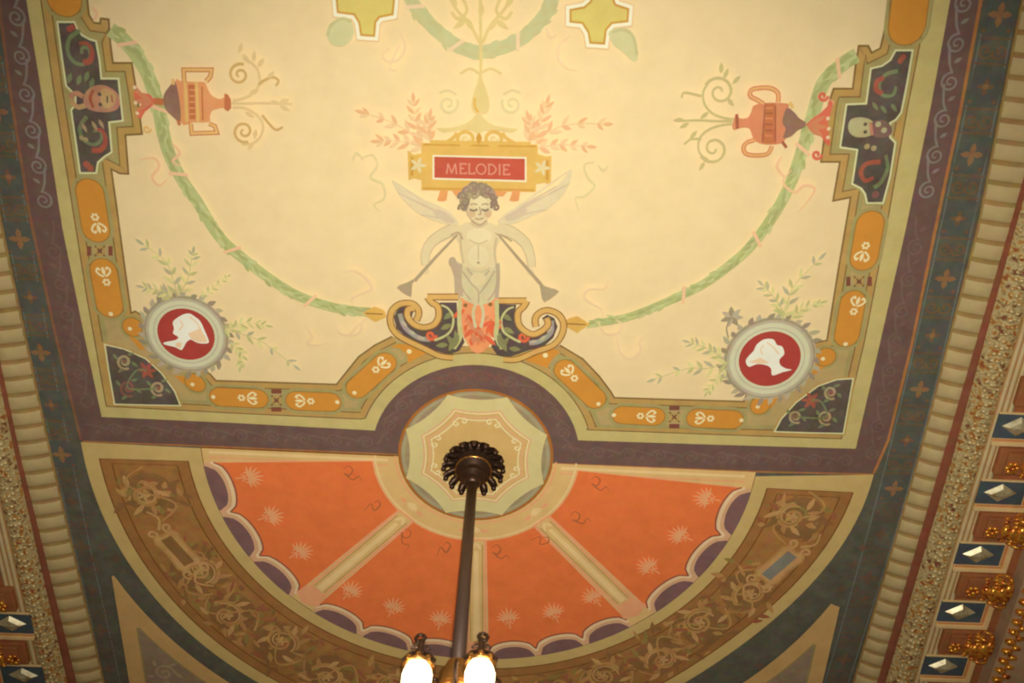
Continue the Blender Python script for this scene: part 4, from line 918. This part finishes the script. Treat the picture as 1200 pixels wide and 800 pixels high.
for i, ad in enumerate([10, 28, 39, 50, 62, 74, 106, 118, 130, 141, 152, 170]):
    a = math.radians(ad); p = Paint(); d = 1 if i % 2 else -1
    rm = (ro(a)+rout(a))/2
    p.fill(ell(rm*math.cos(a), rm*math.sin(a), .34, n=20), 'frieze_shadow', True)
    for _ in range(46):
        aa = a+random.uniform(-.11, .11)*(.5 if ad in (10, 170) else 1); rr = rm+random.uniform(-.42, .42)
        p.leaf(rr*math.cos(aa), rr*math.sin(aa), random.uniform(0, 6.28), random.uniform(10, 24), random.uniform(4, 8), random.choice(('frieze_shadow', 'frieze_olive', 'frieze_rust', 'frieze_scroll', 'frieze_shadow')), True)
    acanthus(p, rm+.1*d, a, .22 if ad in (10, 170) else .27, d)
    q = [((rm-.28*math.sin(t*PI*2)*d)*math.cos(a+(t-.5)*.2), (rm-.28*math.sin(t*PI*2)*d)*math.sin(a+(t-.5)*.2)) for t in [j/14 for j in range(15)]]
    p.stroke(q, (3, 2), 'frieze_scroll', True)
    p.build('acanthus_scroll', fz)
for (x, y, an) in ((211, 640, 1.0), (911, 657, 2.2)):
    c = W([(x, y)])[0]; ca, sa = math.cos(an), math.sin(an)
    T = lambda pts: [(c[0]+u*ca-v*sa, c[1]+u*sa+v*ca) for u, v in pts]
    p = Paint()
    o_ = T([(-.34, -.14), (-.24, -.19), (0, -.16), (.24, -.19), (.34, -.14), (.30, 0), (.34, .14), (.24, .19), (0, .16), (-.24, .19), (-.34, .14), (-.30, 0)])
    p.fill(o_, 'frieze_light', True); p.stroke(o_, 3, 'frieze_scroll', True, closed=True)
    p.fill(T([(-.25, -.085), (.25, -.085), (.25, .085), (-.25, .085)]), 'frieze_shadow' if x < 600 else 'frieze_slate', True)
    for s in (-1, 1):
        for t in (-1, 1): p.stroke(spiral(*T([(s*.38, t*.13)])[0], .08, an, 1.1, s*t), 3.4, 'frieze_light', True)
        p.stroke(cr(T([(s*.4, 0), (s*.55, .12*s), (s*.72, -.05)]), 5), (4, 2), 'frieze_light', True)
    p.build('strapwork_tablet', fz, 'pale strapwork tablet in the brown frieze, %s' % ('left' if x < 600 else 'right'))

# ------------------------------------------------------------ corner spandrels
ZP[0] = ZBASE
for nm, tri, tin in (('left', [(132, 673), (144, 731), (158, 800)], [(163, 729), (168, 760), (177, 800)]), ('right', [(983, 709), (975, 755), (965, 800)], [(953, 759), (948, 780), (943, 800)])):
    s = -1 if nm == 'left' else 1
    sp = thing('corner_spandrel', 'triangular grey spandrel in a cream outline in the bottom %s corner' % nm, 'ceiling panel')
    xo = 5.0*s if s < 0 else 5.18
    ap = W(tri)
    Rr = 5.40 if s < 0 else 5.46
    hyp = [(Rr*math.cos(a), Rr*math.sin(a)) for a in [math.atan2(ap[0][1], ap[0][0])+(PI/2-math.atan2(ap[0][1], ap[0][0]))*t for t in [i/26 for i in range(24)]]]
    p = Paint(); p.fill([ap[0]]+[(xo, 5.75), (hyp[-1][0], 5.75)]+hyp[::-1], 'spandrel_cream', True)
    R2 = Rr+.26; xi = xo-.27*s
    a_s = math.acos(abs(xi)/R2)
    h2 = [(s*R2*math.cos(a), R2*math.sin(a)) for a in [a_s+(1.40-a_s)*i/20 for i in range(21)]]
    g = [(xi, 5.55)]+h2
    g = [(xi, 5.55)]+h2+[(h2[-1][0], 5.55)]
    p.stroke(h2, 5, 'spandrel_line', True); p.stroke([h2[0], (xi, 5.55)], 5, 'spandrel_line', True)
    p.build('cream_outline', sp)
    p = Paint(); p.fill(g, 'spandrel_grey', True)
    for k, (u, v, r) in enumerate(((4.45, 3.95, .16), (4.25, 4.5, .24), (3.6, 4.6, .2), (4.35, 5.1, .2), (2.9, 5.1, .2), (3.6, 5.2, .2))):
        p.stroke(spiral(s*u, v, r, k, 1.5, s), (3.5, 2.5), 'spandrel_scroll', True)
        for j in range(5): p.leaf(s*u+r*math.cos(j*1.3), v+r*math.sin(j*1.3), j*1.3+.7, 13, 5, 'spandrel_scroll', True)
    p.build('grey_field', sp)

# ------------------------------------------------------------ cornices
def interp(tab, y):
    if y <= tab[0][0]: return tab[0][1]
    for (a, b), (c, d) in zip(tab, tab[1:]):
        if y <= c: return b+(d-b)*(y-a)/(c-a)
    return tab[-1][1]
def edge(pix, z):
    t = sorted((WZ(x, y, z)[1], WZ(x, y, z)[0]) for x, y in pix)
    # keep the lines straight-ish by least squares beyond the traced span
    return t
ER = {'rib0': ([(1198, 0), (1146, 267), (1077, 534), (1000, 800)], 0), 'rib1': ([(1181.7, 267), (1104, 534), (1026.7, 800)], -.12), 'red1': ([(1189, 267), (1116, 534), (1036.7, 800)], -.16),
      'gold1': ([(1149, 534), (1069, 800)], -.30), 'step1': ([(1169, 534), (1086, 800)], -.36)}
EL = {'rib0': ([(6.7, 287), (60, 534), (122, 800)], 0), 'rib1': ([(25, 534), (91, 800)], -.12), 'red1': ([(19, 534), (80, 800)], -.16), 'gold1': ([(-10, 534), (51, 800)], -.30), 'step1': ([(-30, 534), (34, 800)], -.36)}
YS = [YN+.02+.25*i for i in range(int((YF-YN)/.25)+1)]
def strip(bm, e0, e1, E, lift=lambda y, t: 0.0, n=4, ys=None, mi=0):
    """bent strip between two traced edges, running the length of the room"""
    t0, t1 = edge(*E[e0]), edge(*E[e1]); z0, z1 = E[e0][1], E[e1][1]
    prev = None
    for y in (ys or YS):
        row = []
        for i in range(n+1):
            t = i/n; x = interp(t0, y)*(1-t)+interp(t1, y)*t
            row.append(bm.verts.new((x*U, y*U, (z0*(1-t)+z1*t)*U-lift(y, t))))
        if prev:
            for i in range(n): bm.faces.new((prev[i], prev[i+1], row[i+1], row[i])).material_index = mi
        prev = row
for side, E in (('left', EL), ('right', ER)):
    sg = -1 if side == 'left' else 1
    root = link('trim_1' if side == 'left' else 'trim_2', None); root.location = (0, 0, H); structure(root)
    b_ = bmesh.new(); pitch = .23
    fine = [YN+.02+pitch/8*i for i in range(int((YF-YN)/pitch*8))]
    strip(b_, 'rib0', 'rib1', E, lambda y, t: .006+(.035*(abs(math.sin(PI*y/pitch))**.45))*(math.sin(PI*min(1, .08+t*.9))**.6), 6, fine)
    for f in b_.faces:
        c = f.calc_center_median(); f.material_index = 1 if abs(math.sin(PI*c.y/U/pitch)) < .42 else 0
    mesh_obj('ribbed_band', b_, ['cove_cream', 'cove_brown'], root, True)
    t0 = edge(*E['rib0']); b_ = bmesh.new(); tube(b_, [((interp(t0, y))*U, y*U, -.006) for y in YS], .012, 6); mesh_obj('bead', b_, 'cove_brown', root, True)
    b_ = bmesh.new(); strip(b_, 'rib1', 'red1', E, lambda y, t: .01+.012*math.sin(PI*t), 3); mesh_obj('red_fillet', b_, 'fillet_red', root, True)
    # gilded leaf moulding
    b_ = bmesh.new(); fine = [-6.5+.06*i for i in range(int(12.6/.06))] if True else YS
    strip(b_, 'red1', 'gold1', E, lambda y, t: .01+.04*math.sin(PI*t), 6, [YN+.1*i for i in range(int((YF-YN)/.1))])
    ta, tb = edge(*E['red1']), edge(*E['gold1']); random.seed(3)
    y = -5.6 if sg > 0 else -1.5; k = 0
    while y < 5.5:
        for t, r, zz in ((.16, .016, .012), (.36, .024, .03), (.52, .026, .036), (.7, .022, .028), (.86, .015, .012)):
            x = interp(ta, y)*(1-t)+interp(tb, y)*t
            z = (E['red1'][1]*(1-t)+E['gold1'][1]*t)*U-zz-.012
            blob(b_, (x*U+random.uniform(-.006, .006), (y+random.uniform(-.02, .02)+(.05 if k % 2 else -.02)*(t-.5))*U, z), r*random.uniform(.8, 1.15), (1, .75, .8), 0, 1)
        y += .095; k += 1
    mesh_obj('gilded_moulding', b_, 'gilt_relief', root, True)
    b_ = bmesh.new(); E2 = dict(E)
    strip(b_, 'gold1', 'step1', E, lambda y, t: .012+.016*abs(math.sin(3*PI*t))**.6, 18)
    for i_, f in enumerate(b_.faces):
        if (i_ % 18) in (0, 5, 6, 11, 12, 17): f.material_index = 1
    mesh_obj('stepped_moulding', b_, ['step_cream', 'step_gold'], root)
    # flat soffit behind the coffers, out to the wall
    t1 = edge(*E['step1']); b_ = bmesh.new(); prev = None
    for y in YS:
        xs = [interp(t1, y), sg*7.16 if sg > 0 else -6.95, sg*7.16+.001*sg if sg > 0 else -6.951, WX*sg]
        zs = [-.36*U-.02, -.36*U-.02, -.62*U, -1.0*U]
        row = [b_.verts.new((x*U, y*U, z)) for x, z in zip(xs, zs)]
        if prev:
            for i in range(3): b_.faces.new((prev[i], prev[i+1], row[i+1], row[i])).material_index = 0 if i == 0 else 1
        prev = row
    mesh_obj('soffit', b_, ['soffit_brown', 'soffit_grey'], root)
    # rope of gilt beads along the outer edge
    b_ = bmesh.new(); y = -.2; xo = 7.27 if sg > 0 else -7.1
    while y < 5.6:
        blob(b_, ((xo-.03)*U, y*U, -.66*U), .044, (1.1, .7, .8), 0, 1); blob(b_, ((xo+.06)*U, (y+.09)*U, -.68*U), .034, (1.2, .8, .8), 0, 1); y += .17
    mesh_obj('beaded_rope', b_, 'gilt_bracket', root, True)

# coffers with diamond bosses, and gilded brackets between them
def coffer():
    t = thing('coffer', '', 'coffer')
    b_ = bmesh.new(); w, d = .28*U, .17*U
    bx(b_, -w, w+.075, d+.022, d+.052, -.03, 0, .004); bx(b_, w+.042, w+.075, -d-.03, d+.022, -.03, 0, .004)
    bx(b_, -w, w+.042, d, d+.022, -.018, 0, .003, 1); bx(b_, w+.014, w+.042, -d-.03, d, -.018, 0, .003, 1)
    bx(b_, -w, w+.014, -d-.012, -d, -.014, 0, .002)
    mesh_obj('coffer_frame', b_, ['coffer_cream', 'coffer_rust'], t)
    b_ = bmesh.new(); bx(b_, -w, w+.014, -d, d, -.010, 0)
    mesh_obj('blue_field', b_, 'coffer_blue', t)
    b_ = bmesh.new(); c = (.0, .0)
    ring_ = ((1, 0), (.5, .5), (0, 1), (-.5, .5), (-1, 0), (-.5, -.5), (0, -1), (.5, -.5))
    v = [b_.verts.new((c[0]+a*.115, c[1]+b*.074, -.010)) for a, b in ring_]
    v2 = [b_.verts.new((c[0]+a*.07, c[1]+b*.045, -.034)) for a, b in ring_]
    for i in range(8): b_.faces.new((v[i], v[(i+1) % 8], v2[(i+1) % 8], v2[i]))
    tip = b_.verts.new((c[0], c[1], -.046))
    for i in range(8): b_.faces.new((v2[i], v2[(i+1) % 8], tip))
    mesh_obj('diamond_boss', b_, 'diamond_gilt', t, False, 'pale gilt diamond shaped boss')
    return t
def bracket():
    t = thing('gilded_bracket', '', 'bracket')
    b_ = bmesh.new(); bx(b_, -.20, .17, -.112, .100, -.05, 0, .012); bx(b_, -.15, .13, -.09, .08, -.075, -.05, .008); mesh_obj('bracket_block', b_, 'soffit_brown', t)
    b_ = bmesh.new(); random.seed(5)
    for i in range(5):           # rolled acanthus leaf over the outer end
        a = i/4*PI*.9; blob(b_, (.06+.085*math.cos(a), 0, -.08-.045*math.sin(a)), .042, (.9, 2.2-.25*i, .7), 0, 2)
    for k in range(9):
        y = (-4+k)*.026; q = abs(k-4)
        blob(b_, (.05, y, -.118+q*.008), .022, (2.4, .55, .9), 0, 1); blob(b_, (.14, y*1.02, -.098+q*.004), .022, (1, .6, 1), 0, 1); blob(b_, (-.02, y*.9, -.10+q*.008), .02, (1.3, .5, .9), 0, 1)
    for s in (-1, 1): tube(b_, [(.09+.055*math.cos(a), s*.108, -.085+.05*math.sin(a)) for a in [j*.55 for j in range(12)]], .010, 6)
    mesh_obj('acanthus_leaf', b_, 'gilt_bracket', t, True, 'gold acanthus leaf')
    b_ = bmesh.new()
    for k in range(6): a = k*PI/3; blob(b_, (-.11+.034*math.cos(a), .02+.034*math.sin(a), -.082), .022, (1, 1, .6), 0, 1)
    blob(b_, (-.11, .02, -.094), .02, (1, 1, .8), 0, 1); mesh_obj('rosette', b_, 'gilt_bracket', t, True, 'small gold rosette')
    return t
def dup(root, name=None):
    r = root.copy(); scene.collection.objects.link(r)
    for c_ in root.children:
        k = c_.copy(); scene.collection.objects.link(k); k.parent = r
    return r
cof0, br0 = coffer(), bracket(); first = [True]
ordn = ['top', 'second', 'third', 'fourth', 'fifth', 'sixth']
def put(src, flag, x, y, z, label, group, mirror=False):
    o = src if flag[0] else dup(src)
    flag[0] = False
    o.location = (x*U, y*U, H+z*U); o['label'] = label; o['group'] = group
    o.rotation_euler.z = 0
    if mirror: o.scale = (-1, 1, 1)
    return o
fc, fb = [True], [True]
for k in range(1, 6):
    y = -2.01+.97*k; z = -.36-.02/U
    put(cof0, fc, 6.60+(.03 if 1 < k < 3 else 0), y+.05, z, 'blue coffer with pale diamond on the right cornice, %s from the top of the photo' % ordn[k-1], 'coffers on the right cornice')
for k in range(1, 6):
    y = -2.45+.97*k; z = -.36-.02/U
    put(br0, fb, 6.80, y+.0, z, 'gold leaf bracket on the right cornice, %s from the top of the photo' % ordn[k-1], 'gilded brackets on the right cornice')
for k, nm in enumerate(('upper', 'lower')):
    put(cof0, fc, -6.29, 2.72+.95*k+.04, -.36-.02/U, 'blue coffer with pale diamond on the left cornice, the %s one' % nm, 'coffers on the left cornice', True)
    put(br0, fb, -6.50, 2.31+.95*k, -.36-.02/U, 'gold leaf bracket on the left cornice, the %s one' % nm, 'gilded brackets on the left cornice', True)
for o in (cof0, br0): pass

# ------------------------------------------------------------ chandelier
cx, cy = -.02*U, .06*U
chd = thing('chandelier', 'bronze chandelier hanging on a long rod with glowing glass lamps in gilt rings', 'chandelier', None, (cx, cy, H-.012))
b_ = bmesh.new(); lathe(b_, [(.02, -.02), (.17, -.022), (.18, -.04), (.15, -.055), (.12, -.06)], n=32); mesh_obj('ceiling_plate', b_, 'bronze', chd, True)
for k in range(16):
    a = 2*PI*k/16; b_ = bmesh.new()
    prof = [(.11, -.05, .020), (.155, -.055, .026), (.195, -.07, .030), (.222, -.10, .026), (.215, -.125, .018), (.195, -.125, .010)]
    rows = []
    for r, z, w in prof:
        rows.append([b_.verts.new((r*math.cos(a)-q*w*math.sin(a), r*math.sin(a)+q*w*math.cos(a), z-(.010 if q == 0 else 0)+dz)) for q, dz in ((-1, 0), (0, 0), (1, 0), (0, .016))])
    for A_, B_ in zip(rows, rows[1:]):
        for i in range(4): b_.faces.new((A_[i], A_[(i+1) % 4], B_[(i+1) % 4], B_[i]))
    b_.faces.new(rows[0]); b_.faces.new(rows[-1])
    blob(b_, (.208*math.cos(a), .208*math.sin(a), -.128), .021, (1, 1, .8), 0, 1)
    mesh_obj('petal', b_, 'bronze', chd, True)
b_ = bmesh.new(); lathe(b_, [(.13, -.05), (.135, -.08), (.115, -.10), (.11, -.13), (.125, -.14), (.12, -.155), (.085, -.17), (.075, -.20), (.085, -.21), (.08, -.225), (.05, -.24), (.045, -.265), (.055, -.28), (.05, -.295), (.035, -.31)], n=28); mesh_obj('canopy_dome', b_, 'bronze', chd, True)
b_ = bmesh.new(); lathe(b_, [(.121, -.133), (.131, -.141), (.121, -.149)], n=28); mesh_obj('gilt_ring', b_, 'gilt_metal', chd, True)
ZB = -2.11
b_ = bmesh.new(); lathe(b_, [(.034, -.29), (.040, ZB+.03)], n=12); mesh_obj('rod', b_, 'bronze_rod', chd, True, 'long dark bronze rod')
b_ = bmesh.new(); z = ZB+.075
prof = [(.042, z+.06), (.065, z+.05), (.055, z+.02)]
for i in range(8): prof += [(.078, z), (.093, z-.012), (.078, z-.024)]; z -= .028
prof += [(.10, z), (.12, z-.03), (.11, z-.08), (.06, z-.14), (.09, z-.20), (.13, z-.26), (.10, z-.36), (.04, z-.42), (.012, z-.46)]
lathe(b_, prof, n=24); mesh_obj('crown_body', b_, 'gilt_metal', chd, True, 'ringed gilt centre body')
lamps = [(-.195, -.14), (.12, -.165), (.195, .15), (-.12, .17)]
zl = ZB-.05
for i, (lx, ly) in enumerate(lamps):
    b_ = bmesh.new(); tube(b_, [(lx*.3, ly*.3, zl-.20), (lx*.6, ly*.6, zl-.25), (lx*.95, ly*.95, zl-.25), (lx*1.06, ly*1.06, zl-.21), (lx, ly, zl-.185)], [.014, .013, .012, .012, .014], 8)
    tube(b_, [(lx*.35, ly*.35, zl-.03), (lx*.6, ly*.6, zl-.055), (lx*.8, ly*.8, zl-.03)], .008, 6)
    mesh_obj('arm', b_, 'gilt_metal', chd, True)
    b_ = bmesh.new(); lathe(b_, [(.02, zl-.19), (.045, zl-.175), (.062, zl-.14), (.072, zl-.08), (.073, zl-.03), (.064, zl+.01), (.045, zl+.025), (.012, zl+.03)], lx, ly, 20, 0, 6, .04); sh = mesh_obj('lamp_glass', b_, 'lamp_glow', chd, True, 'glowing glass lamp')
    b_ = bmesh.new(); lathe(b_, [(.062, zl+.008), (.076, zl+.016), (.076, zl+.028), (.055, zl+.038)], lx, ly, 20)
    for k in range(8):
        a = k*PI/4; blob(b_, (lx+.068*math.cos(a), ly+.068*math.sin(a), zl+.036), .016, (1, 1, 1.5), 0, 1)
    cg = mesh_obj('lamp_crown', b_, 'gilt_metal', chd, True, 'gilt beaded crown over the lamp')
    b_ = bmesh.new(); lathe(b_, [(.05, zl+.034), (.036, zl+.06), (.022, zl+.085), (.030, zl+.105), (.018, zl+.13), (.016, zl+.19), (.02, zl+.20)], lx, ly, 12)
    sx = 1 if lx > 0 else -1
    tube(b_, [(lx+sx*(.002+.034*(1-.07*j)*math.sin(j*.75)), ly, zl+.225+.034*(1-.07*j)*-math.cos(j*.75)) for j in range(9)], .011, 6)
    for q in (-1, 1):
        tube(b_, [(lx+q*.012, ly, zl+.12), (lx+q*.05, ly, zl+.11), (lx+q*.078, ly, zl+.07), (lx+q*.07, ly, zl+.04)], .012, 6)
        tube(b_, [(lx+q*.010, ly, zl+.15), (lx+q*.032, ly, zl+.165), (lx+q*.045, ly, zl+.145)], .009, 6)
    mesh_obj('finial', b_, 'bronze', chd, True, 'dark scrolled finial')
for q, (ex, ey) in enumerate(((-.27, -.05), (.27, -.03), (0, -.25), (0, .27))):
    b_ = bmesh.new(); tube(b_, [(ex*.3, ey*.3, zl-.10), (ex*.7, ey*.7, zl-.14), (ex, ey, zl-.09), (ex*1.02, ey*1.02, zl-.04), (ex*.9, ey*.9, zl-.02)], [.012, .011, .010, .009, .006], 8)
    blob(b_, (ex*.88, ey*.88, zl-.02), .014, (1, 1, 1), 0, 1)
    mesh_obj('scroll_branch', b_, 'bronze', chd, True)
for i, (lx, ly) in enumerate(lamps):
    l_ = bpy.data.lights.new('lamp_light', 'POINT'); l_.energy = 1.2; l_.color = (1, .72, .38); l_.shadow_soft_size = .05
    lo = bpy.data.objects.new('lamp_light', l_); scene.collection.objects.link(lo); lo.location = (cx+lx*1.5, cy+ly*1.5, H+zl-.06)
